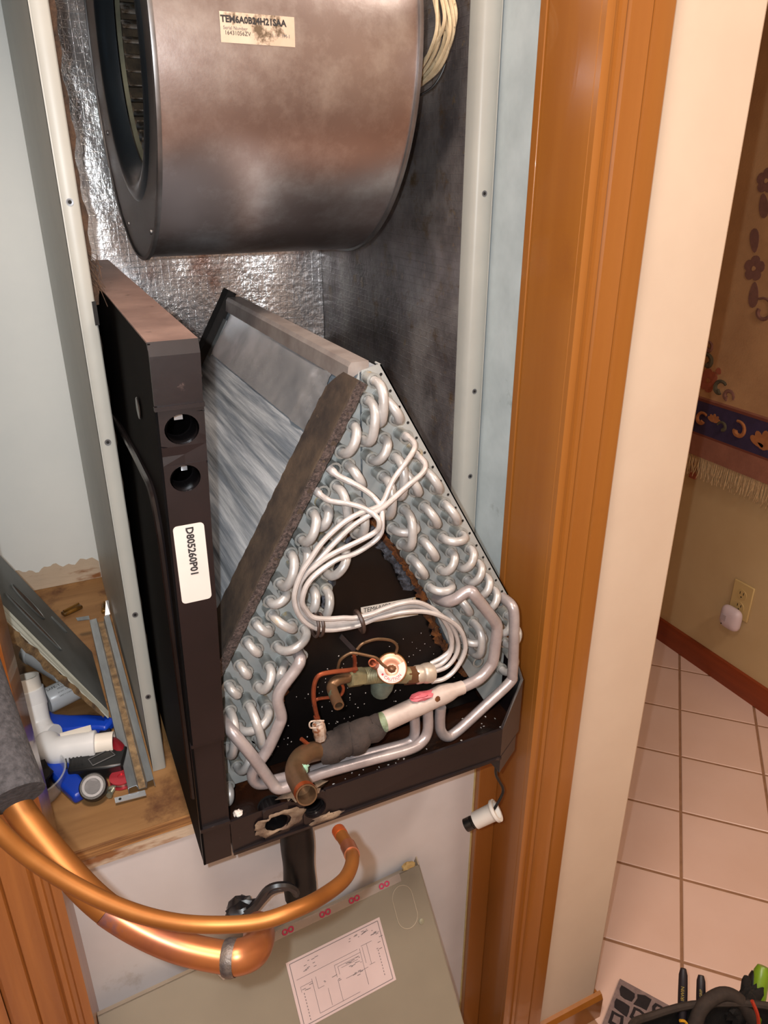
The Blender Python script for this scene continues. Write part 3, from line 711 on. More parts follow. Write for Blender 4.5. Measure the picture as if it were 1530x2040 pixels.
for k in range(NB):
    a = 360 * k / NB
    if blade is None:
        m = MB()
        m.grid(lambda u, v: (v * .19, .108 + u * .020, .006 * math.sin(u * 1.6)), 3, 1)
        me_o = m.build('blade', 'wheel_blade', None)
        blade = me_o.data
        sol = me_o.modifiers.new('thick', 'SOLIDIFY')
        sol.thickness = 0.0012
        o = me_o
    else:
        o = bpy.data.objects.new('blade', blade)
        COL.objects.link(o)
        sol = o.modifiers.new('thick', 'SOLIDIFY')
        sol.thickness = 0.0012
    o.parent = wh
    o.location = Vector((BX0 + .0225, IC[0], IC[1])) - world_loc(wh)
    o.rotation_euler = (math.radians(a), 0, 0)
MB().grid(lambda u, v: cylp(BX0 + .024 + u * .19, v * 360, .1285, IC), 2, 60).build('dust_lining', 'wheel_dust', wh)
for (y, z) in ((1.19, 1.47), (.93, 1.36), (1.10, 1.36)):
    MB().lathe([(0, .003), (.0012, .003), (.002, .0018)], (BX0 - .0008, y, z), (-1, 0, 0), 10).build('rivet', 'blower_rim', bw)
# sticker on the wrap
lab = MB().grid(lambda u, v: cylp(.2118 + u * .0722, 178.6 + v * 6.2, BR + .0006), 10, 6).build('model_label', 'label_dirty', bw, label='peeling grubby white model sticker')
def bl_fn(dx, dang, k=1.0):
    return lambda a, b: cylp(.248 + dx + a, 181.7 - math.degrees(b / BR) + dang, BR + .0009)
text('lettering', 'TEM6A0B24H21SAA', .0052, bl_fn(-.004, -1.6), 'ink', bw, bold=.0003)
text('lettering', 'Serial Number', .0028, bl_fn(-.022, .1), 'ink_grey', bw)
text('lettering', '16431056ZV', .0034, bl_fn(-.020, 1.1), 'ink', bw)
text('lettering', '1.1 - .1M-1', .0030, bl_fn(.022, 1.0), 'ink_grey', bw)

# bundle of cloth-covered wires beside the blower
wb = thing('wire_bundle', (.455, .85, 1.50), 'bundle of cream wires looped beside the blower', 'wire')
base = cr(WIRES, 6)
for k in range(9):
    a = k * 2.4
    off = Vector((.010 * math.cos(a) * (.4 + k / 9), .008 * math.sin(a), (k - 4) * .0022))
    pts = []
    for i, p in enumerate(base):
        t = i / (len(base) - 1)
        pts.append(p + off * (.55 + .6 * math.sin(t * 3.1)) + Vector((0, .002 * math.sin(t * 9 + k), .0015 * math.cos(t * 7 + k * 2))))
    MB().tube(pts, .0021, 7).build('wire', 'wire_cream', wb)
MB().tube(cr([(.455, .875, 1.50), (.47, .86, 1.512), (.478, .85, 1.535), (.47, .845, 1.56)], 5), .0012, 6).build('dark_wire', 'black_wire', wb)

# ---------------------------------------------------------------- evaporator coil
YP = 0.650                       # front face of the coil's end plates
YB = 1.115
ec = thing('evaporator_coil', (0.287, 0.85, 0.795), 'pulled-out A-shaped aluminium evaporator coil with its tubes facing out', 'coil')
LP = [(.2815, 1.249), (.279, 1.2425), (.118, .9645), (.106, .850), (.108, .800), (.146, .800), (.204, .946), (.236, 1.018), (.2815, 1.112)]
RP = [(.2835, 1.249), (.304, 1.2535), (.474, .955), (.474, .800), (.452, .800), (.399, .894), (.349, 1.013), (.309, 1.077), (.2835, 1.112)]
MB().prism(LP, 'y', YP, YP + .0018).build('end_plate', 'end_plate', ec, smooth=False)
MB().prism(RP, 'y', YP, YP + .0018).build('end_plate', 'end_plate', ec, smooth=False)
# folded rim of the right end plate
MB().slab([(.304, YP, 1.2535), (.474, YP, .955), (.474, YP + .012, .955), (.304, YP + .012, 1.2535)], (-.0013, 0, -.0007)).build('plate_rim', 'end_plate', ec, smooth=False)
hd = MB()
for k in range(17):
    t = (k + .35) / 17
    x, z = .304 + t * .17 - .0035, 1.2535 - t * .2985 - .004
    hd.lathe([(0, .0016), (.0003, .0016)], (x, YP, z), (0, -1, 0), 7)
hd.build('punched_holes', 'hole_black', ec)['kind'] = 'stuff'
# fin packs (left pack shows its ribbed outer face)
def rib_left(u, v):
    # u along slope (top to bottom), v along depth
    if u < .82:
        q = u / .82
        x, z = .279 - q * .161, 1.2425 - q * .278
    else:
        q = (u - .82) / .18
        x, z = .118 - q * .011, .9645 - q * .1645
    w = .0036 * (1 / (1 + math.exp(-9 * math.sin(u * 11 * math.pi)))) if u > .18 else .0
    return (x - .906 * w * .9, YP + .003 + v * (YB - YP - .004), z + .423 * w * .9)
fp = MB().grid(rib_left, 110, 10)
fp.prism([(.2805, 1.246), (.280, 1.2415), (.120, .9645), (.110, .802), (.144, .802), (.202, .947), (.234, 1.018), (.2805, 1.113)], 'y', YP + .003, YB)
fp.build('fin_pack', 'fin', ec, ang=25)
MB().prism([(.2845, 1.246), (.303, 1.250), (.472, .955), (.472, .802), (.454, .802), (.401, .894), (.351, 1.013), (.311, 1.077), (.2845, 1.114)], 'y', YP + .003, YB).build('fin_pack', 'fin', ec, smooth=False)
MB().prism([(p[0], p[1]) for p in LP], 'y', YB, YB + .0018).build('end_plate', 'end_plate', ec, smooth=False)
MB().prism([(p[0], p[1]) for p in RP], 'y', YB, YB + .0018).build('end_plate', 'end_plate', ec, smooth=False)
# bright flashing sheet over the upper left pack with a crumpled front end
def flash_fn(u, v):
    x, z = .279 - u * .036, 1.2425 - u * .062
    y = YP + .040 + v * .40
    w = .0042 + (.0008 * math.sin(u * 6 + v * 3) if v > .12 else .0035 * abs(math.sin(u * 9 + v * 20)))
    return (x - .9 * w, y, z + .42 * w)
MB().grid(flash_fn, 12, 30).build('flashing', 'galv', ec)
MB().slab([(.268, YB - .02, 1.226), (.208, YB - .02, 1.122), (.208, YB + .002, 1.122), (.268, YB + .002, 1.226)], (-.0018, 0, .0009)).build('rear_flange', 'end_plate', ec, smooth=False)
# ridge cap
cap = MB().prism([(.2685, 1.2385), (.2705, 1.2535), (.2735, 1.2575), (.2915, 1.2575), (.2915, 1.2515), (.2780, 1.2450)], 'y', YP + .001, 1.105)
cap.build('ridge_cap', 'cap_steel', ec, smooth=False)
# dirty foam seals on the left pack: front and rear
def along(t, w=0.0):
    return (.2695 - t * .1515 - .867 * w, 1.226 - t * .2615 + .499 * w)
for (y0, y1, m_, t0, t1, th) in ((YP - .025, YP + .036, 'foam_strip', -.06, 1.02, .0095), (YB - .004, YB + .03, 'foam_black', -.13, 1.0, .012)):
    N_ = 60
    rr = random.Random(11)
    edge = [rr.uniform(-.0008, .0008) for _ in range(N_ + 1)]
    edge2 = [rr.uniform(-.0012, .0012) for _ in range(N_ + 1)]
    def foam_fn(u, v):
        i = round(v * N_)
        t = t0 + (t1 - t0) * v
        prof = [(y0, .0), (y0 + edge[i], th * .55), (y0 + .003 + edge[i], th), (y1 - .003 + edge2[i], th), (y1 + edge2[i], th * .5), (y1, 0)]
        y, w = prof[round(u * 5)]
        if v < .06 and m_ == 'foam_strip':
            y = y0 + (y - y0) * (.62 + .38 * v / .06)
        x, z = along(t, w + .001)
        return (x, y, z)
    f_ = MB().grid(foam_fn, 5, N_)
    for end in (t0, t1):
        f_.add([(along(end, .001)[0], y0, along(end, .001)[1]), (along(end, th)[0], y0 + .003, along(end, th)[1]), (along(end, th)[0], y1 - .003, along(end, th)[1]), (along(end, .001)[0], y1, along(end, .001)[1])], [(0, 1, 2, 3)])
    fo = f_.build('foam_seal', m_, ec, ang=50, label='grimy dark foam seal strip' if m_ == 'foam_strip' else None)
    if m_ == 'foam_strip':
        # torn fuzzy front edge
        MB().grid(lambda u, v: (along(t0 + (t1 - t0) * v, .001 + u * th * 1.02)[0], y0 - .0007 - .0008 * math.sin(v * 140) * math.sin(v * 57), along(t0 + (t1 - t0) * v, .001 + u * th * 1.02)[1]), 2, 120).build('torn_edge', 'foam_edge', fo)
# black plate between the two packs
MB().prism([(.2825, 1.118), (.150, .795), (.452, .795)], 'y', YP + .016, YP + .020).build('delta_plate', 'delta_black', ec, smooth=False)
ml = MB().slab([(.286, YP + .0155, .9775), (.355, YP + .0155, .9735), (.359, YP + .0155, .9485), (.287, YP + .0155, .9555)], (0, .0004, 0)).build('model_label', 'label_stained', ec, smooth=False, label='yellow-stained white model sticker')
fnl = plane_fn((.316, YP + .0150, .9710), (1, 0, -.05), (.05, 0, 1))
text('lettering', 'TEM6A0B24H21SAA', .0058, lambda a, b: fnl(a * .92 + .005, b + .0005), 'ink', ec)
text('lettering', 'D805260P01', .0036, lambda a, b: fnl(a - .013, b - .0062), 'ink', ec)
text('lettering', '16431056ZV', .0030, lambda a, b: fnl(a + .025, b - .0125), 'ink_grey', ec)
# rust and scale along the inner edges of the packs
def crust(path, mat_, seed, w=.006):
    rr = random.Random(seed)
    P = cr(path, 12)
    m = MB()
    vs_, fs_ = [], []
    for i, p in enumerate(P):
        q = [rr.uniform(.4, 1.2) for _ in range(5)]
        for k in range(5):
            vs_.append((p[0] + (k - 2) * w * .5 * q[k], YP + .013 - .007 * math.sin(math.pi * k / 4) * q[k], p[2] + rr.uniform(-.002, .002)))
    for i in range(len(P) - 1):
        for k in range(4):
            fs_.append((i * 5 + k, i * 5 + k + 1, (i + 1) * 5 + k + 1, (i + 1) * 5 + k))
    m.add(vs_, fs_)
    return m.build('rust_crust', mat_, ec)
crust([(.282, 0, 1.108), (.303, 0, 1.077), (.330, 0, 1.035), (.345, 0, 1.008), (.362, 0, .975), (.378, 0, .93), (.395, 0, .893), (.425, 0, .845)], 'rust', 1, .007)
crust([(.290, 0, 1.085), (.308, 0, 1.055), (.330, 0, 1.02), (.345, 0, .99)], 'rust_grey', 2, .008)
crust([(.280, 0, 1.105), (.262, 0, 1.065), (.245, 0, 1.035), (.232, 0, 1.005), (.222, 0, .975)], 'rust', 3, .009)
crust([(.272, 0, 1.075), (.255, 0, 1.035), (.242, 0, 1.00), (.236, 0, .98)], 'rust_grey', 4, .007)
crust([(.203, 0, .935), (.197, 0, .92), (.188, 0, .90), (.178, 0, .875)], 'rust', 5, .010)

# return bends: one tube with a collar on each end
TR, CRD = .0047, .0069
def collar(p, parent, ln=.0165, m_='alu_collar'):
    return MB().lathe([(0, CRD * .95), (.0012, CRD * .95), (.0012, CRD * .88), (ln * .55, CRD * .92), (ln * .9, CRD * 1.06), (ln, CRD * 1.08), (ln, TR * 1.08), (ln * .75, TR)], (p[0], YP, p[1]), (0, -1, 0), 14, close=True).build('collar', m_, parent)
def u_bend(a, b):
    A, B = Vector((a[0], 0, a[1])), Vector((b[0], 0, b[1]))
    mid, half = (A + B) / 2, (A - B) / 2
    dpt = min(half.length * .95, .021)
    pts = [A + Vector((0, YP - .008, 0)), A + Vector((0, YP - .014, 0))]
    y0 = YP - .020
    sq = 2.0 if half.length < .018 else 2.6
    for i in range(13):
        t = math.pi * i / 12
        c, sn = math.cos(t), math.sin(t)
        cc = math.copysign(abs(c) ** (2 / sq), c)
        ss = sn ** (2 / sq)
        pts.append(mid + half * cc + Vector((0, y0 - dpt * ss, 0)))
    pts += [B + Vector((0, YP - .014, 0)), B + Vector((0, YP - .008, 0))]
    o = MB().tube(pts, TR, 12).build('u_bend', 'alu_tube', ec)
    for p in (a, b):
        collar(p, o)
for a, b in RB + LB:
    u_bend(a, b)
for p in RS + LS[:7]:
    collar(p, ec)
# feeder tubes from the distributor
for pts in T:
    MB().tube(cr(pts, 4), [.0042] * 3 + [.0032] * 5 + [.0027] * (len(cr(pts, 4)) - 8), 9).build('distributor_tube', 'dist_tube', ec)
# header pipes
MB().tube(cr(P1, 5), .0063, 12).build('header_pipe', 'alu_pipe', ec)
MB().tube(cr(P2, 5), .0066, 12).build('header_pipe', 'alu_pipe', ec)
MB().tube(cr(P3, 5), .0062, 12).build('header_pipe', 'alu_pipe', ec)
MB().tube(cr(P4, 5), .0061, 12).build('header_pipe', 'alu_pipe', ec)
MB().tube(cr(P5, 4), .0045, 10).build('header_pipe', 'alu_tube', ec)
h = [Vector(p) for p in HDR]
hdr = MB().tube([h[0], h[1], h[1] + (h[2] - h[1]) * .45, h[2], h[2] + (h[3] - h[2]) * .1, h[3]], [.0078, .0082, .0105, .0118, .0112, .0112], 18).build('suction_header', 'header_white', ec, label='thick off-white suction header pipe')
MB().tube([h[3], h[3] + (h[4] - h[3]) * .5, h[4]], [.0115, .0112, .0085], 16).build('corroded_joint', 'header_green', hdr)
MB().blob(h[2] + (h[3] - h[2]) * .32 + Vector((-.004, -.002, .0125)), (.016, .006, .003), 5, .6).build('tape_flag', 'pink_tape', hdr)
MB().blob(h[2] + (h[3] - h[2]) * .14 + Vector((0, -.0085, .003)), (.004, .0025, .006), 6, .3).build('scorch_patch', 'rust', hdr)
wp = cr(WRAP, 8)
rr = random.Random(9)
MB().tube([p_ + Vector((0, .001 * math.sin(i_ * .8), .0012 * math.cos(i_ * .6))) for i_, p_ in enumerate(wp)], [.010 + .006 * min(1, i / 8) + rr.uniform(-.0004, .0004) + .0012 * math.sin(i * .55) + (.002 if 13 < i < 22 else 0) for i in range(len(wp))], 14).build('insulation_wrap', 'wrap', ec, label='dark wrinkled insulation tape')
eb = cr(ELB, 6)
el = MB().tube(eb, .0105, 20, hollow=.86).build('suction_stub', 'copper_old', ec, label='cut copper suction stub with green corrosion')
MB().lathe([(0, .0107), (.008, .0108)], eb[-1] - (eb[-1] - eb[-2]).normalized() * .0085, eb[-1] - eb[-2], 20, close=True).build('bright_end', 'copper_mouth', el)
MB().blob(Vector(ELB[4]) + Vector((.006, -.007, .002)), (.006, .003, .005), 4, .5).build('verdigris_spot', 'verdigris', el)
# expansion valve and its fittings
NX = [Vector(p) for p in NUT1]
vb = MB().tube([Vector(p) for p in BODY], [.0085, .0095], 14)
valve = vb.build('expansion_valve', 'brass_green', ec, label='corroded brass expansion valve')
MB().tube(cr(INLET, 5), .0056, 14, hollow=.72).build('inlet_stub', 'copper_old', valve)
d = (NX[1] - NX[0])
MB().lathe([(0, .0085), (.0015, .0105), (d.length - .003, .0105), (d.length, .009)], NX[0], d, 6).build('flare_nut', 'brass_green', valve)
tp = [Vector(p) for p in THR]
d = tp[1] - tp[0]
prof = []
for k in range(13):
    prof.append((d.length * k / 12, .0094 if k % 2 else .0086))
MB().lathe(prof, tp[0], d, 16).build('thread', 'brass_green', valve)
bp = [Vector(p) for p in BULB]
MB().tube([bp[0], bp[0].lerp(bp[1], .6), bp[1], bp[1] + (bp[1] - bp[0]) * .12], [.012, .0125, .0105, .004], 16).build('valve_base', 'verdigris_dark', valve)
hx = [Vector(p) for p in HEX]
MB().lathe([(0, .0095), (.001, .0105), ((hx[1] - hx[0]).length, .0105)], hx[0], hx[1] - hx[0], 6).build('hex_nut', 'brass_brown', valve)
dn = [Vector(p) for p in DNUT]
d = dn[1] - dn[0]
ln = d.length
MB().lathe([(0, .0095), (ln * .08, .0105), (ln * .3, .0105), (ln * .32, .0095), (ln * .36, .0105), (ln * .40, .0098), (ln * .44, .0108), (ln * .6, .0116), (ln * .85, .0116), (ln, .0095)], dn[0], d, 16).build('distributor_nut', 'pewter', valve)
# power head: a disc facing the room
dc = Vector(DISC)
dax = Vector((-.36, -.78, .52)).normalized()
head = MB().lathe([(-.010, .009), (-.007, .0155), (-.004, .0163), (0, .0158), (.0012, .0135), (.0012, .0085), (.0004, .0075), (.0004, .0045)], dc, dax, 32).build('power_head', 'head_copper', valve)
MB().lathe([(-.0062, .0160), (-.0052, .0169), (-.0040, .0169), (-.0030, .0161)], dc, dax, 32, close=True).build('head_rim', 'brass_rim', valve)
MB().blob(dc + dax * .001, (.005, .005, .004), 8, .2).build('head_boss', 'brass_brown', valve)
du = Vector((0.905, -.425, 0)).normalized()
du = (du - dax * du.dot(dax)).normalized()
dv = dax.cross(du)
def disc_fn(r, a, off=.0016):
    return dc + dax * off + du * (r * math.cos(a)) + dv * (r * math.sin(a))
MB().grid(lambda u, v: disc_fn(.0078 + u * .0072, math.radians(160 + v * 230)), 3, 40).build('caution_label', 'label_paper', valve, label='round white caution sticker with red print')
text('lettering', 'CAUTION', .0032, lambda a, b: disc_fn(.0112 - b, math.radians(278) + a / .0112 * 1.0, .0019), 'ink_red', valve)
text('lettering', 'do not remove charge', .0011, lambda a, b: disc_fn(.0135 - b, math.radians(285) + a / .0135, .0019), 'ink_red', valve)
MB().lathe([(.0017, .0014), (.0020, .0014)], disc_fn(.0112, math.radians(212), 0), dax, 4).build('warning_mark', 'ink_red', valve)
MB().tube([Vector(p) for p in reversed(PORT)], .0046, 14, hollow=.7).build('charge_port', 'copper_red', valve)
for nm, pts, r_, m_ in (('capillary', CAP1, .0016, 'copper_old'), ('capillary', CAP2, .0016, 'copper_old'), ('equalizer_tube', CAP3, .0024, 'copper_red'), ('capillary', CAP4, .0018, 'copper_red'), ('capillary', CAP5, .0022, 'copper_red'), ('capillary', CAP6, .0022, 'copper_red')):
    MB().tube(cr(pts, 5), r_, 8).build(nm, m_, valve)
te = [Vector(p) for p in TIEEND]
MB().slab([te[0] + Vector((-.001, 0, -.002)), te[0] + Vector((.002, 0, .002)), te[1] + Vector((.002, 0, .002)), te[1] + Vector((-.001, 0, -.002))], (0, .0012, 0)).build('tie_tail', 'tape_black', valve)
sc_ = [Vector(p) for p in SCHR]
MB().lathe([(0, .003), (.004, .0035)], sc_[0], sc_[1] - sc_[0], 10).build('service_stem', 'copper_red', valve)
dd = sc_[2] - sc_[1]
MB().lathe([(0, .005), (.002, .0068), (dd.length * .55, .0074), (dd.length * .7, .0066), (dd.length, .0066)], sc_[1], dd, 8).build('service_cap', 'clear_cap', valve)
MB().lathe([(0, .0056), ((sc_[3] - sc_[2]).length, .0056)], sc_[2], sc_[3] - sc_[2], 10).build('service_body', 'brass_brown', valve)
MB().tube(cr([sc_[0] + Vector((.006, -.006, -.004)), sc_[0] + Vector((-.008, -.006, 0)), sc_[0] + Vector((-.009, -.005, -.008)), sc_[0] + Vector((-.003, -.006, -.010))], 4), .0009, 6).build('cap_strap', 'clear_cap', valve)
# cable ties round the feeder bundle
for c, dirv in ((TIE1, (.9, 0, -.1)), (TIE2, (.95, 0, .15))):
    c = Vector(c)
    dirv = Vector(dirv).normalized()
    side = Vector((-dirv.z, 0, dirv.x))
    for kk in ((-.0025, .0025) if c == Vector(TIE1) else (0,)):
        pts = []
        for i in range(17):
            a = 2 * math.pi * i / 16
            pts.append(c + dirv * kk + side * (.0115 * math.cos(a)) + Vector((0, .0105 * math.sin(a), 0)))
        MB().tube(pts, .0016 if kk else .0022, 6).build('cable_tie', 'tie_brown', ec)

# ---------------------------------------------------------------- main drain pan under the coil
dp = thing('drain_pan', (0.287, 0.85, .778), 'dark brown plastic drain pan under the coil, with two front drain holes', 'drain pan')
PZ0 = .776
outer = [(.1015, .583), (.430, .583), (.476, .612), (.482, .640), (.482, 1.13), (.1015, 1.13)]
MB().prism(outer, 'z', PZ0, PZ0 + .006).build('pan_bottom', 'pan_floor', dp, smooth=False)
def holed(u0, u1, v0, v1, holes, fn, seg=24):
    """strip with round holes side by side along u"""
    m = MB()
    cuts = [u0]
    for (cu, cv, r) in holes:
        cuts += [cu - r - .0012, cu + r + .0012]
    cuts.append(u1)
    for i in range(0, len(cuts), 2):
        m.add([fn(cuts[i], v0), fn(cuts[i + 1], v0), fn(cuts[i + 1], v1), fn(cuts[i], v1)], [(0, 1, 2, 3)])
    for (cu, cv, r) in holes:
        a0, a1 = cu - r - .0012, cu + r + .0012
        vs_ = []
        for k in range(seg):
            a = 2 * math.pi * (k + .5) / seg
            c, sn = math.cos(a), math.sin(a)
            vs_.append(fn(cu + r * c, cv + r * sn))
        for k in range(seg):
            a = 2 * math.pi * (k + .5) / seg
            c, sn = math.cos(a), math.sin(a)
            tx = ((a1 - cu) / c if c > 0 else (a0 - cu) / c) if abs(c) > 1e-6 else 1e9
            ty_ = ((v1 - cv) / sn if sn > 0 else (v0 - cv) / sn) if abs(sn) > 1e-6 else 1e9
            t = min(tx, ty_)
            vs_.append(fn(cu + t * c, cv + t * sn))
        m.add(vs_, [(k, (k + 1) % seg, seg + (k + 1) % seg, seg + k) for k in range(seg)])
        for (cu_, cv_) in ((a0, v0), (a1, v0), (a1, v1), (a0, v1)):
            # corner triangles
            best = sorted(range(seg), key=lambda k: (Vector(vs_[seg + k]) - Vector(fn(cu_, cv_))).length)[:2]
            m.add([fn(cu_, cv_), vs_[seg + best[0]], vs_[seg + best[1]]], [(0, 1, 2)])
    return m
HO = [(.1495, .7965, .0125), (.1925, .7985, .0118)]
fw_ = holed(.1015, .430, PZ0, .818, HO, lambda u, v: (u, .583, v))
for (c1, c2, h1, h2) in (((.430, .583), (.476, .612), .818, .855), ((.476, .612), (.482, .640), .855, .872), ((.482, .640), (.482, 1.13), .872, .885), ((.482, 1.13), (.1015, 1.13), .885, .885)):
    fw_.add([(c1[0], c1[1], PZ0), (c2[0], c2[1], PZ0), (c2[0], c2[1], h2), (c1[0], c1[1], h1)], [(0, 1, 2, 3)])
sh_ = fw_.build('pan_wall', 'pan_black', dp, smooth=False)
so = sh_.modifiers.new('thick', 'SOLIDIFY')
so.thickness = 0.0035
so.offset = 0
# stepped corner block and rim ledges
MB().prism([(.430, .5805), (.470, .606), (.474, .618), (.474, .63), (.43, .63)], 'z', .752, PZ0).build('corner_step', 'pan_black', dp, smooth=False)
MB().prism([(.1015, .5795), (.431, .5795), (.431, .586), (.1015, .586)], 'z', PZ0 - .0025, PZ0 + .001).build('bottom_lip', 'pan_black', dp, smooth=False)
for (cx, cz, r), thr in zip(HO, (False, True)):
    prof = [(-.003, r * 1.06)]
    for k in range(14):
        prof.append((k * .0018, r * (.93 if (thr and k % 2) else 1.0)))
    po = MB().lathe(prof, (cx, .583, cz), (0, 1, 0), 24, close=True).build('drain_port', 'pan_gloss', dp)
    MB().lathe([(.026, r), (.0265, .001)], (cx, .583, cz), (0, 1, 0), 20, close=True).build('port_depth', 'hole_black', po)
rr = random.Random(21)
sjit = [rr.uniform(-.003, .004) for _ in range(48)]
sjit = [(sjit[k - 1] + sjit[k]) / 2 for k in range(48)]
def seal_fn(u, v):
    a = 2 * math.pi * v
    base_ = .0128 + u * (.009 + .0028 * math.sin(a * 2 + 1) + .0012 * math.sin(a * 5) + .0008 * math.sin(a * 11))
    base_ += u * sjit[round(v * 48) % 48]
    x = .1495 + base_ * math.cos(a) * (1.25 if math.cos(a) > 0 else 1.0)
    z = .7965 + base_ * math.sin(a) * .72
    return (x, .5808 - .0016 * math.sin(u * math.pi) - .0004 * math.sin(a * 9), max(PZ0 - .002, min(.8165, z)))
MB().grid(seal_fn, 5, 48).build('sealant_smear', 'sealant', dp)
MB().blob((.184, .590, .819), (.024, .012, .003), 4, .7).build('sealant_smear', 'sealant', dp)
MB().blob((.205, .581, .779), (.018, .003, .005), 14, .7).build('sealant_smear', 'sealant', dp)
# chips of white corrosion scattered in the pan
ch = MB()
rr = random.Random(33)
for k in range(110):
    x, y = rr.uniform(.15, .46), rr.uniform(.60, .655)
    ch.blob((x, y, PZ0 + .0068), (rr.uniform(.0006, .0018), rr.uniform(.0006, .0016), .0006), k, .9, 5, 3)
for k in range(120):
    t = 1 - .42 * rr.random() ** 1.6
    x, z = .30 + rr.uniform(-.13, .13) * t, 1.08 - .27 * t
    ch.blob((x, YP + .0155, z), (rr.uniform(.0003, .0009), .0004, rr.uniform(.0003, .0011)), k, .9, 5, 3)
ch.build('corrosion_chips', 'label_paper', dp)['kind'] = 'stuff'
MB().blob((.1125, .590, .818), (.0045, .004, .003), 3, .6).build('foam_crumb', 'label_paper', dp)

# ---------------------------------------------------------------- side drain pan standing upright on the left
sd = thing('side_drain_pan', (0.095, 0.85, .740), 'tall black side drain pan standing upright, with a white part-number label', 'drain pan')
ZB, ZT, YF, YBK = .776, 1.306, .5785, 1.21
def xl(z): return .0705 + (z - ZB) / (ZT - ZB) * .010
def xr(z): return .0990 + (z - ZB) / (ZT - ZB) * .0195
def ff(v, u):
    # v = height, u = 0..1 across, front face
    return (xl(v) + u * (xr(v) - xl(v)), YF, v)
def strip(z0, z1, y):
    return [(xl(z0), y, z0), (xr(z0), y, z0), (xr(z1), y, z1), (xl(z1), y, z1)]
fm = MB()
HS = [(1.1965, .0160), (1.2375, .0172)]
def ffm(u, v):      # u along height, v across in metres from the centre line
    return ((xl(u) + xr(u)) / 2 + v, YF, u)
hw = .0165
z_lo, z_hi = .930, 1.258
m = holed(z_lo, z_hi, -hw + .0016, hw + .0004, [(1.1965, .0, .0112), (1.2375, .0005, .0122)], lambda u, v: (xl(u) + (v + hw) / (2 * hw) * (xr(u) - xl(u)), YF, u))
front = m.build('front_face', 'pan_black', sd, smooth=False)
so = front.modifiers.new('thick', 'SOLIDIFY')
so.thickness = .002
so.offset = 0
def pt(z, u, y):
    return (xl(z) + u * (xr(z) - xl(z)), y, z)
up_ = MB()
up_.slab([pt(1.258, 0, YF - .001), pt(1.258, 1, YF - .001), pt(1.296, 1, YF - .002), pt(1.296, 0, YF - .002)], (0, .003, 0))
up_.slab([pt(1.254, -.01, YF - .003), pt(1.254, 1.02, YF - .003), pt(1.2575, 1.02, YF - .003), pt(1.2575, -.01, YF - .003)], (0, .005, 0))
up_.slab([pt(1.296, 0, YF - .002), pt(1.296, 1, YF - .002), pt(1.306, 1, YF + .003), pt(1.306, 0, YF + .003)], (0, .003, -.002))
up_.build('upper_face', 'pan_black', sd, smooth=False)
lo_ = MB()
lo_.slab([pt(ZB - .002, 0, YF + .002), pt(ZB - .002, 1.02, YF + .002), pt(.930, 1.0, YF + .004), pt(.930, 0, YF + .004)], (0, .003, 0))
lo_.slab([pt(.926, 0, YF), pt(.926, 1, YF), pt(.930, 1, YF), pt(.930, 0, YF)], (0, .006, 0))
lo_.slab([pt(.820, 0, YF - .001), pt(.820, 1.02, YF - .001), pt(.824, 1.02, YF - .001), pt(.824, 0, YF - .001)], (0, .006, 0))
lo_.build('lower_face', 'pan_black', sd, smooth=False)
MB().slab([(xl(ZT), YF + .003, ZT), (xr(ZT), YF + .003, ZT), (.128, YBK, ZT), (xl(ZT) + .006, YBK, ZT)], (0, 0, -.003)).build('top_face', 'pan_top', sd, smooth=False, label='dusty top ledge, brown tint of warm lamp light painted in')
MB().slab([(xr(ZB), YF + .003, ZB), (xr(ZT), YF + .003, ZT - .001), (.127, YBK, ZT - .001), (.106, YBK, ZB)], (-.002, 0, 0)).build('inner_wall', 'pan_gloss', sd, smooth=False)
# outer wall: flange at the front, recessed basin behind a curved rib
MB().slab([(xl(ZB), YF, ZB), (xl(ZT), YF + .002, ZT - .001), (xl(ZT) + .006, YBK, ZT - .001), (xl(ZB) + .006, YBK, ZB)], (.002, 0, 0)).build('outer_wall', 'pan_side', sd, smooth=False)
rib = cr([(.0785, .95, 1.150), (.0775, .86, 1.162), (.0770, .76, 1.168), (.0765, .68, 1.170), (.0762, .635, 1.168), (.0755, .612, 1.145), (.0752, .606, 1.110), (.0742, .602, 1.02), (.0732, .600, .93), (.0722, .598, .85)], 6)
MB().tube(rib, .0035, 8).build('moulded_rib', 'pan_gloss', sd)
MB().lathe([(0, .010), (.0008, .0095), (.0012, .006), (.0012, .001)], (.0788, .672, 1.232), (-1, 0, 0), 20).build('plug_boss', 'pan_gloss', sd)
for (z, v, r) in ((1.1965, .0, .0112), (1.2375, .0005, .0122)):
    x = xl(z) + (v + hw) / (2 * hw) * (xr(z) - xl(z))
    prof = [(-.0014, r * 1.0)]
    for k in range(12):
        prof.append((k * .002, r * (.95 if k % 2 else 1.0)))
    MB().lathe(prof, (x, YF, z), (0, 1, 0), 28, close=True).build('threaded_port', 'pan_gloss', sd)
MB().box(.097, .104, YF + .024, YF + .0245, 1.238, 1.246).build('bright_scrap', 'galv', sd)
MB().box(.098, .103, YF + .024, YF + .0245, 1.194, 1.204).build('bright_scrap', 'galv', sd)
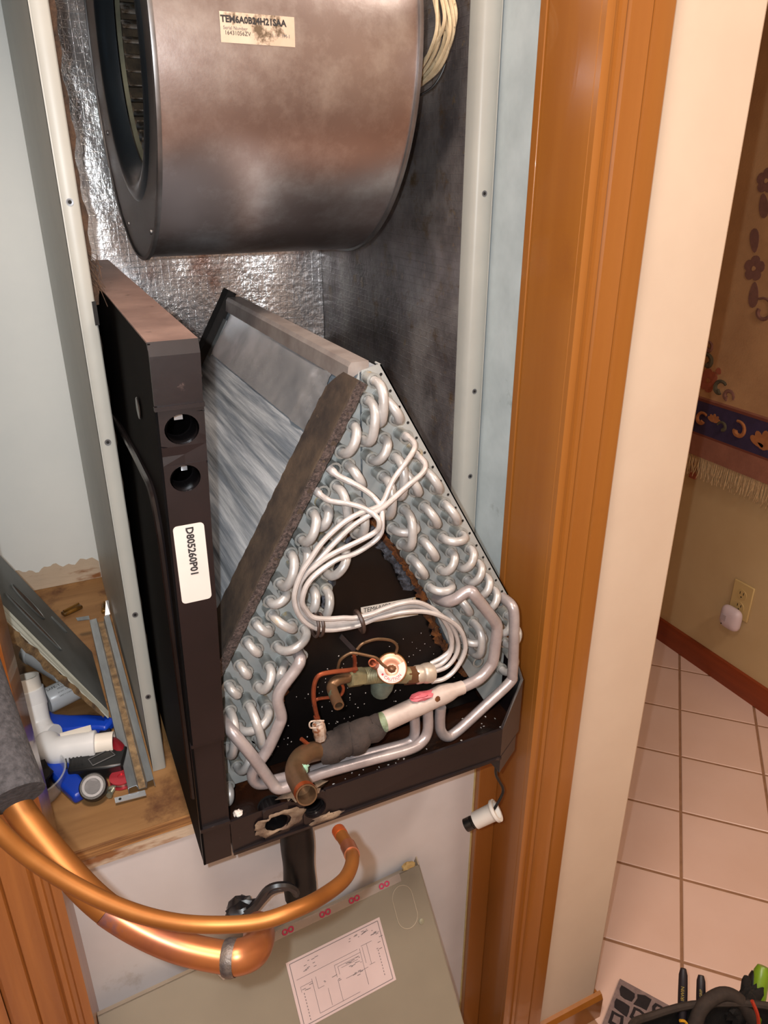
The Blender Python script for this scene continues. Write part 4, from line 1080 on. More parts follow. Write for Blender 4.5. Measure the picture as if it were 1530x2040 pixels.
# label with rounded corners
lx0, lx1, lz0, lz1 = .0815, .1070, 1.083, 1.156
rc, pts = .0035, []
for (cx, cz, a0) in ((lx1 - rc, lz1 - rc, 0), (lx0 + rc, lz1 - rc, 90), (lx0 + rc, lz0 + rc, 180), (lx1 - rc, lz0 + rc, 270)):
    for k in range(5):
        a = math.radians(a0 + k * 22.5)
        pts.append((cx + rc * math.cos(a), YF - .0014, cz + rc * math.sin(a)))
MB().slab(pts, (0, .0004, 0)).build('part_label', 'label_paper', sd, smooth=False, label='white rounded part-number label')
fpn = plane_fn((.0945, YF - .0017, 1.131), (0, 0, -1), (1, 0, 0))
text('lettering', 'D805260P01', .0062, lambda a, b: fpn(a, b), 'ink', sd, bold=.0003)

# ---------------------------------------------------------------- black drain pipe and tape below the pan
bp_ = thing('drain_pipe', (.196, .668, .565), 'black taped drain pipe hanging below the pan', 'pipe')
pp = [(.196, .668, .565 + .0105 * i) for i in range(18)] + [(.1955, .668, .757)]
rr = random.Random(5)
MB().tube(pp, [.0205 + .0007 * math.sin(i * .9) for i in range(18)] + [.0205], 22, hollow=.85).build('pipe', 'pvc_black', bp_)
MB().lathe([(0, .0212), (.004, .0216), (.006, .0212), (.02, .0212)], (.196, .662, .722), (0, 0, 1), 22, close=True).build('tape_wrap', 'tape_black', bp_)
MB().blob((.2005, .647, .752), (.012, .006, .012), 4, .9).build('sealant_lump', 'sealant', bp_)
gs = MB()
for k in range(5):
    gs.box(.206 + k * .0032, .2078 + k * .0032, .6405, .643, .745, .760)
gs.box(.2045, .2225, .6405, .643, .757, .760)
gs.box(.2045, .2225, .6405, .643, .744, .747)
gs.build('small_grate', 'red_plastic', bp_)
tb = thing('tape_tangle', (.13, .66, .545), 'crumpled black tape stuck to the black drain pipe', 'tape')
MB().blob((.118, .664, .585), (.021, .014, .017), 8, .5, 14, 9).build('tape_wad', 'tape_black', tb)
MB().tube(cr([(.112, .655, .586), (.132, .652, .598), (.150, .650, .620), (.168, .646, .622), (.180, .644, .612), (.184, .644, .600)], 5), [.006, .0055] + [.005] * 22 + [.0045] * 2, 7).build('tape_strand', 'tape_black', tb)
MB().tube(cr([(.132, .654, .588), (.146, .650, .608), (.156, .646, .620), (.176, .645, .616)], 5), .004, 6).build('tape_strand', 'tape_black', tb)

# ---------------------------------------------------------------- copper line set
lq = thing('copper_liquid_line', LIQ[6], 'thin bright copper refrigerant line curving across the front', 'copper pipe')
lp = cr(LIQ, 7)
MB().tube(lp[:-11], .0049, 18).build('tube', 'copper_line', lq)
MB().tube(lp[-12:], .0049, 18).build('tube_end', 'copper_line', lq)
ce = lp[-14:]
MB().tube(lp[-12:-6], [.0058] * 6, 18).build('brazed_coupling', 'copper_braze', lq)
MB().tube(lp[-3:], .0053, 16, hollow=.8).build('cut_end', 'copper_mouth', lq)
MB().blob(lp[-6] + Vector((-.002, -.004, .002)), (.002, .002, .003), 3, .4).build('verdigris_spot', 'verdigris', lq)
sl = thing('copper_suction_line', SUC[5], 'thick copper suction line with a scorched brazed elbow and foam sleeve', 'copper pipe')
sp_ = cr(SUC, 7)
MB().tube(sp_[:-46], .0098, 22).build('tube', 'copper_line', sl)
MB().tube(sp_[-47:-26], .0100, 22).build('heat_stained_tube', 'copper_braze', sl)
MB().tube(sp_[-27:], [.0112] * 27, 22).build('elbow', 'copper_braze', sl)
jp = sp_[-26]
jd = (sp_[-25] - sp_[-27]).normalized()
MB().lathe([(-.004, .0113), (-.002, .0121), (.001, .0122), (.004, .0114)], jp, jd, 22, close=True).build('braze_ring', 'braze_grey', sl)
fo_ = cr(FOAM, 8)
fsl = MB().tube(fo_, [.0195] * len(fo_), 26).build('foam_sleeve', 'sleeve', sl, label='grey-black foam pipe insulation')

# ---------------------------------------------------------------- access panel leaning under the coil
ap = thing('access_panel', (.16, .40, 0.0), 'beige-grey access panel leaning on the wall, with a wiring diagram', 'panel')
TR_, TL_ = Vector((.388, .700, .492)), Vector((-.065, .672, .492))
dn_ = Vector((.004, -.134, -.170)).normalized()
px_ = (TL_ - TR_).normalized() * -1
nrm = px_.cross(dn_).normalized()
if nrm.y > 0:
    nrm = -nrm
LEN = (.492 - .004) / -dn_.z
def pn(u, v, w=0.0):     # u 0..1 from left to right, v metres down, w out of the face
    return TL_.lerp(TR_, u) + dn_ * v + nrm * w
WID = (TR_ - TL_).length
MB().slab([pn(0, 0), pn(1, 0), pn(1, LEN), pn(0, LEN)], -nrm * .0012).build('face_sheet', 'panel_paint', ap, smooth=False)
MB().slab([pn(0, 0), pn(.955, 0), pn(.955, 0, -.016), pn(0, 0, -.016)], dn_ * .0012).build('top_flange', 'panel_edge', ap, smooth=False)
MB().slab([pn(1, .002), pn(1, LEN), pn(1, LEN, -.016), pn(1, .002, -.016)], -px_ * .0012).build('side_flange', 'panel_edge', ap, smooth=False)
MB().slab([pn(0, .002), pn(0, LEN), pn(0, LEN, -.016), pn(0, .002, -.016)], px_ * .0012).build('side_flange', 'panel_edge', ap, smooth=False)
MB().slab([pn(1, -.012), pn(1, .004), pn(1, .004, -.012), pn(1, -.004, -.012)], -px_ * .0015).build('bent_tab', 'panel_edge', ap, smooth=False)
MB().blob(pn(.968, -.002, -.006), (.010, .006, .006), 2, .5).build('foam_scrap', 'yellow_foam', ap)
# wiring diagram
D0, DU, DV = pn(0, 0), px_, dn_
def su(u, v, w=.0006): return pn(0, 0, w) + px_ * u + dn_ * v
sx0, sx1, sy0, sy1 = .232, .374, .041, .125
st = MB().slab([su(sx0, sy0), su(sx1, sy0), su(sx1, sy1), su(sx0, sy1)], -nrm * .0004).build('wiring_diagram', 'sticker', ap, smooth=False, label='printed wiring diagram sticker')
li = MB()
def seg_(u0, v0, u1, v1, w=.00045):
    a, b = su(sx0 + u0 * (sx1 - sx0), sy0 + v0 * (sy1 - sy0), .0009), su(sx0 + u1 * (sx1 - sx0), sy0 + v1 * (sy1 - sy0), .0009)
    d_ = (b - a).normalized()
    q = d_.cross(nrm) * (w / 2)
    li.add([a - q, b - q, b + q, a + q], [(0, 1, 2, 3)])
for a in ((.03, .04, .97, .04), (.03, .96, .97, .96), (.03, .04, .03, .96), (.97, .04, .97, .96)):
    seg_(*a, w=.0008)
for a in ((.06, .30, .70, .30), (.08, .42, .20, .42), (.08, .42, .08, .50), (.20, .38, .20, .75), (.24, .38, .24, .56), (.24, .56, .30, .56), (.44, .36, .44, .54), (.44, .36, .72, .36),
          (.47, .40, .47, .52), (.47, .40, .70, .40), (.50, .44, .68, .44), (.20, .75, .20, .9), (.20, .9, .62, .9), (.33, .62, .33, .88), (.44, .58, .44, .9), (.72, .30, .72, .86),
          (.75, .30, .75, .55), (.80, .28, .80, .6), (.78, .60, .84, .60), (.74, .28, .86, .28), (.88, .2, .96, .2), (.52, .62, .76, .62), (.72, .62, .72, .86)):
    seg_(*a)
for k in range(9):
    seg_(.10, .52 + k * .047, .10, .545 + k * .047, .0009)
    seg_(.90, .45 + k * .047, .90, .475 + k * .047, .0009)
rr = random.Random(4)
for k in range(60):
    u, v = rr.choice([(rr.uniform(.22, .46), rr.uniform(.5, .6)), (rr.uniform(.55, .70), rr.uniform(.4, .5)), (rr.uniform(.86, .95), rr.uniform(.12, .46)), (rr.uniform(.10, .30), rr.uniform(.10, .24)), (rr.uniform(.58, .68), rr.uniform(.58, .66)), (rr.uniform(.58, .84), rr.uniform(.06, .14)), (rr.uniform(.07, .18), rr.uniform(.44, .5))])
    seg_(u, v, u + rr.uniform(.01, .04), v, .0007)
li.build('diagram_lines', 'ink_grey', ap)
# screw, embossed handle outline, tape
MB().lathe([(0, .0042), (.001, .004), (.0014, .002)], pn(.955, .072), nrm, 12).build('screw', 'zinc', ap)
hp = []
for i in range(41):
    a = 2 * math.pi * i / 40
    hp.append(su(.415 + .016 * math.cos(a), .044 + .017 * math.sin(a) + (.012 if math.sin(a) > 0 else -.012), .0004))
MB().tube(hp, .00055, 5).build('knockout_outline', 'panel_edge', ap)
MB().slab([su(.17, -.001, .0016), su(.42, -.001, .0016), su(.42, .010, .0012), su(.17, .010, .0012)], -nrm * .0002).build('clear_tape', 'clear_tape', ap, smooth=False)
MB().slab([su(.135, -.001, .0016), su(.175, -.001, .0016), su(.168, .022, .0012), su(.150, .026, .0012)], -nrm * .0002).build('clear_tape', 'clear_tape', ap, smooth=False)
for u_ in (.150, .164, .245, .300, .345, .393):
    f_ = plane_fn(su(u_, .005, .0022), px_, -dn_)
    text('lettering', 'OO', .0075, f_, 'ink_crimson', ap, bold=.0004)

# ---------------------------------------------------------------- float switch hanging from its wire
fs = thing('float_switch', FCAP[0], 'white float switch with black end hanging from a wire in front of the oak casing', 'switch')
a0, a1, a2 = [Vector(p) for p in FCAP]
ax = (a1 - a0).normalized()
MB().lathe([(0, .0150), (.0025, .0152), (.004, .0150), (.0055, .0128), (.008, .0118), ((a1 - a0).length, .0112)], a0, ax, 28, close=True).build('cap_body', 'float_white', fs)
MB().lathe([(0, .0150), (0, .0108), (.005, .0100), (.006, .0065), (.007, .0045), (.007, .001)], a0, ax, 28, close=True).build('cap_face', 'float_white', fs)
MB().lathe([(0, .011), (0.002, .0085), ((a2 - a1).length * .4, .0080), ((a2 - a1).length * .4, .0088), ((a2 - a1).length * 1.25, .0088), ((a2 - a1).length * 1.25, .001)], a1, ax, 22, close=True).build('float_end', 'black_plastic', fs)
fu = Vector((.905, -.425, 0))
fu = (fu - ax * fu.dot(ax)).normalized()
fv = fu.cross(ax)
if fv.z < 0:
    fv = -fv
def fring(r): 
    return lambda a, b: a0 - ax * .0006 + fu * ((r + b) * math.sin(a / r)) + fv * ((r + b) * math.cos(a / r))
text('lettering', 'SAFE-T-SWITCH  MODEL SS2', .0021, fring(.0127), 'ink', fs)
fs_w = cr(FWIRE, 6)
fs_w[-1] = a0 + ax * .005
MB().tube(fs_w, .0019, 8).build('wire', 'black_wire', fs)

# ---------------------------------------------------------------- clutter on the plywood at the left
PZ = .7155
# leaning grey filter door
gd = thing('filter_door', (.02, .93, PZ), 'grey metal filter door with handle slots leaning in the closet corner', 'door panel')
A_, B_, C_, D_ = Vector((.013, .930, .7335)), Vector((-.152, .945, 1.06)), Vector((-.157, 1.13, 1.044)), Vector((.008, 1.115, .7190))
nn = (B_ - A_).cross(D_ - A_).normalized()
if nn.z < 0:
    nn = -nn
gsl = MB().slab([A_, B_, C_, D_], -nn * .003).build('face_sheet', 'door_grey', gd, smooth=False)
def gp(u, v, w=0): return A_.lerp(B_, v).lerp(D_.lerp(C_, v), u) + nn * w
e_ = (A_ - D_).normalized() * .0145
MB().slab([A_ + nn * .0006, B_ + nn * .0006, B_ + e_ - nn * .008, A_ + e_ - nn * .0015], -nn * .0015).build('front_edge', 'door_edge', gd, smooth=False)
tt = MB()
rr = random.Random(8)
N_ = 40
tt.grid(lambda u, v: A_.lerp(B_, .02 + v * .9) + e_ * (1.05 + u * (.35 + .28 * rr.random()) * (.5 + v)) - nn * (.004 + .012 * u + .006 * rr.random()) * (.3 + v), 3, N_)
tt.build('torn_insulation', 'foam_tatter', gd)
for (u, v, l_, w_) in ((.27, .42, .115, .016), (.58, .44, .070, .026), (.80, .24, .035, .005)):
    pts = []
    for k in range(20):
        a = 2 * math.pi * k / 20
        pts.append(gp(u + .5 * w_ * math.sin(a) / .19, v + .5 * l_ * math.cos(a) / .37, .0008))
    so_ = MB().slab(pts, -nn * .0006).build('handle_slot', 'brown_insulation', gd, smooth=False)
    MB().tube(pts + [pts[0]], .0012, 6).build('slot_rim', 'door_grey', so_)
# galvanized channel
mc = thing('metal_channel', (.04, .97, PZ), 'dirty galvanised metal channel leaning against the cabinet edge', 'metal channel')
c0, c1 = Vector((.0335, .7755, PZ + .003)), Vector((.0300, 1.150, PZ + .032))
cd = (c1 - c0).normalized()
cs = Vector((1, 0, 0))
cn = cs.cross(cd).normalized()
if cn.z < 0:
    cn = -cn
def chp(a, b, t): return c0.lerp(c1, t) + cs * a + cn * b
prof = [(-.017, .0), (-.0165, .010), (-.006, .011), (-.0045, .002), (.0045, .002), (.006, .011), (.0145, .012), (.0155, .0)]
m = MB()
m.grid(lambda u, v: chp(*prof[round(u * 7)], v), 7, 6)
co = m.build('channel', 'channel_steel', mc, smooth=False)
so = co.modifiers.new('thick', 'SOLIDIFY')
so.thickness = .001
MB().grid(lambda u, v: chp(-.0042 + u * .0084, .0026 + .0004 * math.sin(v * 60), v), 2, 30).build('dirt_bed', 'channel_dirt', mc)
MB().slab([chp(-.016, .011, 1), chp(-.034, .013, 1.0), chp(-.036, .013, 1.025), chp(-.016, .011, 1.028)], cn * .001).build('end_tab', 'channel_steel', mc, smooth=False)
MB().slab([chp(.008, .012, 1), chp(.016, .012, 1.0), chp(.018, .028, 1.045), chp(.014, .028, 1.05)], cn * .001).build('end_tab', 'channel_steel', mc, smooth=False)
MB().slab([chp(-.034, .003, -.03), chp(.002, .002, -.035), chp(.002, .002, -.012), chp(-.034, .003, -.008)], cn * .0012).build('end_tab', 'galv', mc, smooth=False)
MB().lathe([(0, .0018), (.0014, .0018)], chp(-.028, .003, -.02), cn, 8).build('tab_hole', 'hole_black', mc)

# white PVC fittings
def fitting(name, label, body, stub_r=.0125, mats='pvc_white'):
    return None
e1 = thing('pvc_elbow', (-.088, .93, PZ), 'white PVC elbow standing on end beside the foam sleeve', 'pipe fitting', 'white PVC fittings')
MB().tube(cr([(-.060, .905, PZ + .0185), (-.070, .915, PZ + .0185), (-.077, .932, PZ + .026), (-.078, .945, PZ + .050)], 5), [.0175] * 16, 22).build('elbow_body', 'pvc_white', e1)
MB().lathe([(0, .0175), (.001, .0185), (.026, .0185), (.027, .017)], (-.0782, .946, PZ + .046), (-.03, .25, .95), 22).build('socket', 'pvc_white', e1)
MB().lathe([(0, .0165), (.018, .0165), (.018, .0135), (.004, .0135)], (-.0790, .9525, PZ + .071), (-.03, .25, .95), 22).build('threaded_insert', 'pvc_cream', e1)
e2 = thing('pvc_elbow', (-.035, .865, PZ), 'white PVC elbow lying on its side above the black tape roll', 'pipe fitting', 'white PVC fittings')
MB().tube(cr([(-.066, .902, PZ + .018), (-.067, .888, PZ + .021), (-.058, .873, PZ + .021), (-.036, .868, PZ + .021), (-.010, .862, PZ + .021)], 6), [.013, .0145, .016, .0175] + [.0185] * 21, 22).build('elbow_body', 'pvc_white', e2)
MB().lathe([(0, .0195), (.006, .0195), (.007, .018)], (-.016, .8634, PZ + .021), (1, -.22, 0), 22).build('socket_rim', 'pvc_white', e2)
MB().tube([(-.010, .862, PZ + .021), (.012, .857, PZ + .021)], .0148, 22, hollow=.8).build('pipe_stub', 'pvc_cream', e2)
MB().box(-.050, -.012, .880, .882, PZ + .030, PZ + .040).build('mould_tab', 'pvc_cream', e2)
sw_ = thing('pipe_switch', (-.03, 1.0, PZ), 'white cylindrical drain switch with black print lying by the blue handle', 'switch')
s0, s1 = Vector((-.064, .990, PZ + .0190)), Vector((-.008, 1.013, PZ + .0190))
sdv = (s1 - s0).normalized()
MB().lathe([(0, .017), (.002, .0185), (.050, .0185), (.052, .017)], s0, sdv, 26).build('switch_body', 'pvc_white', sw_)
MB().lathe([(0, .014), (.010, .014)], s0 + sdv * .05, sdv, 22).build('neck', 'pvc_white', sw_)
sside = Vector((sdv.y, -sdv.x, 0))
def swf(off, lift):
    return lambda a, b: s0 + sdv * (.026 + a) + sside * (.0187 * math.sin(lift + b / .0187 * -1)) + Vector((0, 0, .0187 * math.cos(lift + b / .0187 * -1)))
for i_, (tx, hh) in enumerate((('SAFE-T-SWITCH', .0048), ('MODEL SS2', .003), ('24 VAC  5 AMP MAX', .002), ('SAFETY OVERFLOW', .002))):
    text('lettering', tx, hh, swf(0, .15 + i_ * .30), 'ink', sw_)
pw = thing('pvc_pipe', (-.06, 1.08, PZ), 'short grey-white PVC pipe piece half hidden behind the drain switch', 'pipe')
MB().tube([(-.082, 1.135, PZ + .017), (-.035, 1.05, PZ + .017)], .0165, 22, hollow=.82).build('pipe_wall', 'pvc_white', pw)
MB().lathe([(0, .0165), (.002, .0175), (.014, .0175), (.015, .0165)], (-.0745, 1.1215, PZ + .0175), (-.47, .88, 0), 22, close=True).build('pipe_rim', 'pvc_white', pw)

# blue-handled cutter
bc = thing('pipe_cutter', (-.03, .90, PZ), 'blue-handled pipe cutter lying under the white fittings', 'cutter')
def blade_bar(pts, w, th, z):
    P = [Vector((p[0], p[1], z)) for p in pts]
    L_, R_ = [], []
    for i, p in enumerate(P):
        d_ = (P[min(i + 1, len(P) - 1)] - P[max(i - 1, 0)]).normalized()
        q = Vector((-d_.y, d_.x, 0))
        wi = w[i] if isinstance(w, list) else w
        L_.append(p + q * wi / 2)
        R_.append(p - q * wi / 2)
    return MB().slab(L_ + R_[::-1], (0, 0, th))
blade_bar([(-.083, .990), (-.066, .955), (-.044, .937), (-.018, .928), (.002, .918), (.0125, .908)], [.022, .028, .034, .030, .026, .022], .014, PZ + .001).build('handle', 'blue_plastic', bc, bevel=.004)
blade_bar([(-.083, .985), (-.081, .93), (-.070, .88), (-.050, .828), (-.035, .790)], [.022, .026, .026, .026, .022], .014, PZ + .001).build('handle', 'blue_plastic', bc, bevel=.004)
MB().box(-.004, .012, .880, .905, PZ + .001, PZ + .010).build('cutter_jaw', 'black_plastic', bc, bevel=.002)
# black tape dispenser / gauge
tg = thing('tape_gun', (-.015, .82, PZ), 'black tool with a round wheel lying on the plywood edge', 'tool')
blade_bar([(-.045, .845), (.002, .835), (.022, .828)], [.034, .042, .034], .020, PZ + .001).build('tool_body', 'black_plastic', tg, bevel=.003)
MB().lathe([(0, .015), (.002, .0165), (.012, .0165), (.014, .015), (.014, .009), (.012, .008), (.012, .001)], (-.0205, .792, PZ + .013), (-.10, -.60, .79), 26).build('wheel', 'black_plastic', tg)
MB().lathe([(.0145, .0125), (.0148, .0125), (.0148, .0095), (.0145, .0095)], (-.0205, .792, PZ + .013), (-.10, -.60, .79), 22).build('wheel_mark', 'grey_line', tg)
fr_ = MB()
for (a, b) in (((-.022, .838), (.004, .846)), ((.004, .846), (.010, .832)), ((.010, .832), (-.018, .824)), ((-.018, .824), (-.022, .838))):
    fr_.tube([(a[0], a[1], PZ + .0215), (b[0], b[1], PZ + .0215)], .0007, 5)
fr_.build('frame_line', 'grey_line', tg)
for k in range(5):
    MB().box(-.049 + k * .0045, -.047 + k * .0045, .832, .858, PZ + .0208, PZ + .0222).build('grip_rib', 'black_plastic', tg)
rp = thing('red_driver', (.02, .85, PZ), 'dark red grip of a driver under the metal channel', 'tool')
MB().tube(cr([(.003, .880, PZ + .012), (.008, .866, PZ + .013), (.016, .846, PZ + .013), (.021, .828, PZ + .011)], 5), [.006 + .005 * math.sin(i / 15 * 3.1) for i in range(16)], 14).build('grip', 'red_plastic', rp)
MB().tube([(.003, .880, PZ + .012), (.001, .890, PZ + .012)], .006, 12).build('collar', 'black_plastic', rp)
rs_ = thing('solder_spool', (.012, .803, PZ), 'small red wire spool beside the loose bolts', 'spool')
MB().lathe([(0, .0150), (.0015, .0150)], (.0125, .803, PZ + .0005), (0, 0, 1), 24).build('flange', 'red_shiny', rs_)
MB().lathe([(.0015, .011), (.008, .011)], (.0125, .803, PZ + .0005), (0, 0, 1), 20, close=True).build('wound_wire', 'zinc', rs_)
MB().lathe([(.008, .0150), (.0095, .0150), (.0095, .005), (.004, .005)], (.0125, .803, PZ + .0005), (0, 0, 1), 24).build('flange', 'red_shiny', rs_)
for i_, (p0, p1, lab_) in enumerate((((-.010, .793, PZ + .0045), (.004, .796, PZ + .0035), 'silvery hex bolt nearest the red spool'), ((-.006, .781, PZ + .0045), (-.001, .790, PZ + .003), 'silvery hex bolt standing nearer the plywood edge'))):
    b_ = thing('bolt', p0, lab_, 'bolt', 'loose bolts on the plywood')
    d_ = Vector(p1) - Vector(p0)
    MB().lathe([(0, .004), (.0035, .004)], p0, d_, 6).build('head', 'zinc', b_)
    MB().lathe([(.0035 + k * .0008, .0021 if k % 2 else .0026) for k in range(14)], p0, d_, 8).build('shank', 'zinc', b_)
# clear plastic tub
tu = thing('plastic_tub', (-.085, .835, PZ), 'round clear plastic tub half under the foam sleeve', 'tub')
MB().lathe([(0, .040), (.001, .0405), (.022, .044), (.026, .046), (.0275, .0455), (.0265, .0435), (.022, .0425), (.0015, .0395), (.0015, .001)], (-.094, .836, PZ + .0003), (0, 0, 1), 40, close=True).build('tub_wall', 'clear_plastic', tu)
MB().tube([(-.094 + .0455 * math.cos(a), .836 + .0455 * math.sin(a), PZ + .0275) for a in [2 * math.pi * k / 40 for k in range(41)]], .0011, 6).build('tub_rim', 'clear_plastic', tu)
bf = thing('foam_offcut', (-.085, .83, PZ + .002), 'black foam offcut inside the clear plastic tub', 'foam')
MB().blob((-.082, .836, PZ + .020), (.014, .022, .016), 12, .7).build('foam_lump', 'sleeve_dark', bf)
for (x, y, z, w, l_, a, lab_) in ((.000, 1.27, PZ, .012, .030, .5, 'brown metal clip on the stained plywood behind the filter door'), (.043, 1.255, PZ, .008, .022, 1.4, 'small brown clip beside the cabinet edge')):
    k_ = thing('metal_clip', (x, y, z), lab_, 'clip')
    d_ = Vector((math.cos(a), math.sin(a), 0))
    q = Vector((-d_.y, d_.x, 0))
    p = Vector((x, y, z + .001))
    MB().slab([p - d_ * l_ - q * w * .5, p + d_ * l_ * .2 - q * w * .6, p + d_ * l_ * .2 + q * w * .6, p - d_ * l_ + q * w * .5], (0, 0, .006)).build('clip_plate', 'clip_brown', k_, bevel=.002)
    MB().tube([p - d_ * l_ * .9 + Vector((0, 0, .008)), p + d_ * l_ * .1 + Vector((0, 0, .009))], .002, 8).build('clip_bar', 'clip_brown', k_)
bs = thing('black_sleeve_offcut', (-.11, 1.02, PZ), 'dark foam sleeve piece lying at the left behind the copper lines', 'foam')
MB().tube(cr([(-.131, .93, PZ + .07), (-.130, .98, PZ + .06), (-.129, 1.04, PZ + .035), (-.127, 1.09, PZ + .028)], 5), .026, 18, hollow=.5).build('sleeve', 'sleeve_dark', bs)

# ---------------------------------------------------------------- hall side: wall hanging, outlet, mat, tool bag
RXW = RX - .0005
rg = thing('wall_rug', (RX - .01, 1.1, .60), 'fringed floral wool rug hanging on the hall wall', 'rug')
XR = RX - .016
Y0_, Y1_ = .55, 1.60
def band(z0, z1, m_, name, dx=0.0):
    return MB().box(XR - dx, RX - .004, Y0_, Y1_, z0, z1).build(name, m_, rg, smooth=False)
band(.660, .7225, 'rug_border', 'outer_border')
band(.7225, .7285, 'rug_line', 'guard_stripe', .0004)
band(.7285, .8215, 'rug_blue', 'blue_border')
band(.8215, .829, 'rug_line', 'guard_stripe', .0004)
band(.829, .835, 'rug_border', 'guard_stripe')
band(.835, 2.0, 'rug_field', 'field')
fr_ = MB()
rr = random.Random(6)
k = 0
y = Y0_
while y < Y1_:
    x = XR + .004
    z1 = .600 + rr.uniform(-.008, .008)
    fr_.tube([(x, y, .662), (x - rr.uniform(-.001, .003), y + rr.uniform(-.003, .003), .632), (x - rr.uniform(-.002, .006), y + rr.uniform(-.006, .006), z1)], [.0016, .0018, .0010], 5)
    y += .0034
fr_.build('fringe', 'fringe', rg)['kind'] = 'stuff'
PCNT = [0]
def petal(cy, cz, ang, l_, w_, m_, name='petal', lift=.0012):
    pts = []
    for i in range(14):
        t = i / 14 * 2 * math.pi
        u = l_ * .5 * (1 - math.cos(t))
        v = w_ * .5 * math.sin(t) * (1 - .25 * math.cos(t))
        pts.append((XR - lift, cy + u * math.cos(ang) - v * math.sin(ang), cz + u * math.sin(ang) + v * math.cos(ang)))
    PCNT[0] += 1
    pts = [(p[0] - .00006 * (PCNT[0] % 9), p[1], p[2]) for p in pts]
    return MB().slab(pts, (.0012, 0, 0)).build(name, m_, rg, smooth=False)
def flower(cy, cz, r, m_, mc_, n=5, a0=.3):
    for k in range(n):
        petal(cy, cz, a0 + k * 2 * math.pi / n, r, r * .85, m_)
    petal(cy - r * .18, cz, 0, r * .36, r * .36, mc_, 'flower_heart', .0022)
def scroll(cy, cz, r, m_, a0=0, turn=4.2, w=.006, sgn=1):
    pts = []
    for i in range(16):
        t = i / 15
        a = a0 + sgn * turn * t
        q = r * (1 - .65 * t)
        pts.append((XR - .0006, cy + q * math.cos(a), cz + q * math.sin(a)))
    return MB().tube(pts, [w * (.55 + .6 * t_ / 15) * .55 for t_ in range(16)], 6).build('scroll', m_, rg)
# field flowers
for (cy, cz, r) in ((1.425, 1.197, .032), (1.438, 1.404, .030), (1.36, 1.30, .036), (1.34, 1.55, .04), (1.20, 1.20, .036), (1.10, 1.40, .036)):
    flower(cy, cz, r, 'rug_mauve', 'rug_field')
for (cy, cz, a, l_) in ((1.432, 1.235, 1.3, .06), (1.415, 1.165, -1.7, .065), (1.442, 1.375, -1.9, .06), (1.42, 1.44, 1.5, .06), (1.33, 1.22, -.9, .06)):
    petal(cy, cz, a, l_, l_ * .45, 'rug_mauve', 'leaf')
# corner spandrel
flower(1.505, .885, .034, 'rug_red', 'rug_gold', 6)
scroll(1.374, 1.097, .034, 'rug_mauve', 1.0, 5.6, .010)
scroll(1.52, .935, .024, 'rug_green', .2, 4.5, .014)
scroll(1.462, .872, .024, 'rug_green', 2.5, 4.5, .014, -1)
scroll(1.525, .975, .016, 'rug_mauve', 1.2, 4.8, .011)
scroll(1.43, .858, .020, 'rug_mauve', 3.4, 4.8, .012, -1)
petal(1.468, .912, .6, .020, .018, 'rug_red')
# border motifs
for i_, cy in enumerate((1.29, .98, .67)):
    for a in (.45, .95, 1.57, 2.2, 2.7):
        petal(cy, .752, a, .048, .020, 'rug_gold')
        petal(cy + .172, .775, a, .024, .010, 'rug_gold')
    petal(cy - .020, .760, -.4, .026, .014, 'rug_gold')
    petal(cy + .020, .760, 3.5, .026, .014, 'rug_gold')
    scroll(cy + .085, .776, .026, 'rug_gold', 1.2, 5.0, .013)
    scroll(cy + .215, .771, .022, 'rug_gold', 2.4, 5.0, .012, -1)
    scroll(cy + .139, .768, .018, 'rug_green', .2, 4.2, .010)
hk = tag(MB().box(RX - .010, RX - .0005, 1.497, 1.520, .585, .665).build('curtain_tieback', 'rug_red', None), 'narrow red-brown wooden peg at the lower corner of the hanging rug', 'peg')
# outlet and night light
ou = thing('outlet', (RX, 1.262, .26), 'almond duplex wall outlet low on the hall wall', 'outlet')
MB().box(RX - .006, RX - .0003, 1.2275, 1.2965, .234, .348).build('cover_plate', 'almond', ou, bevel=.003)
for z in (.311, .271):
    MB().lathe([(0, .0165), (.0012, .016), (.0012, .001)], (RX - .006, 1.262, z), (-1, 0, 0), 20).build('receptacle', 'almond_face', ou)
    for dy in (-.006, .006):
        MB().box(RX - .0078, RX - .0070, 1.262 + dy - .001, 1.262 + dy + .001, z + .001, z + .009).build('slot', 'hole_black', ou)
    MB().lathe([(0, .0022), (.0008, .0022)], (RX - .0071, 1.262, z - .007), (-1, 0, 0), 8).build('ground_hole', 'hole_black', ou)
nl = thing('night_light', (RX - .03, 1.265, .24), 'rounded white plug-in night light below the wall outlet socket', 'night light')
def sup(u, v):
    th, a = math.pi * u, 2 * math.pi * v
    e = .55
    f_ = lambda c: math.copysign(abs(c) ** e, c)
    return (RX - .026 - .018 * math.cos(th) * -1, 1.266 + .034 * math.sin(th) ** .7 * f_(math.cos(a)), .236 + .036 * math.sin(th) ** .7 * f_(math.sin(a)))
MB().grid(sup, 16, 32).build('shell', 'night_white', nl)
MB().box(RX - .0455, RX - .043, 1.268, 1.286, .228, .246).build('grille', 'night_grey', nl)
MB().lathe([(0, .002), (.001, .002)], (RX - .0415, 1.282, .213), (-1, 0, 0), 8).build('sensor', 'hole_black', nl)
# ceiling lamp, plus a ring added for the hall fill (lights at the top)
for (x, y, lab_) in ((-.03, .20, 'round ceiling lamp near the closet'), (1.22, -.25, 'round ring added over the hall for the fill light')):
    cl_ = thing('lamp_fill_ring', (x, y, CH), lab_, 'lamp')
    MB().lathe([(0, .17), (.03, .17), (.05, .165), (.05, .155), (.02, .15)], (x, y, CH - .0005), (0, 0, -1), 32, close=True).build('lamp_ring', 'pewter', cl_)

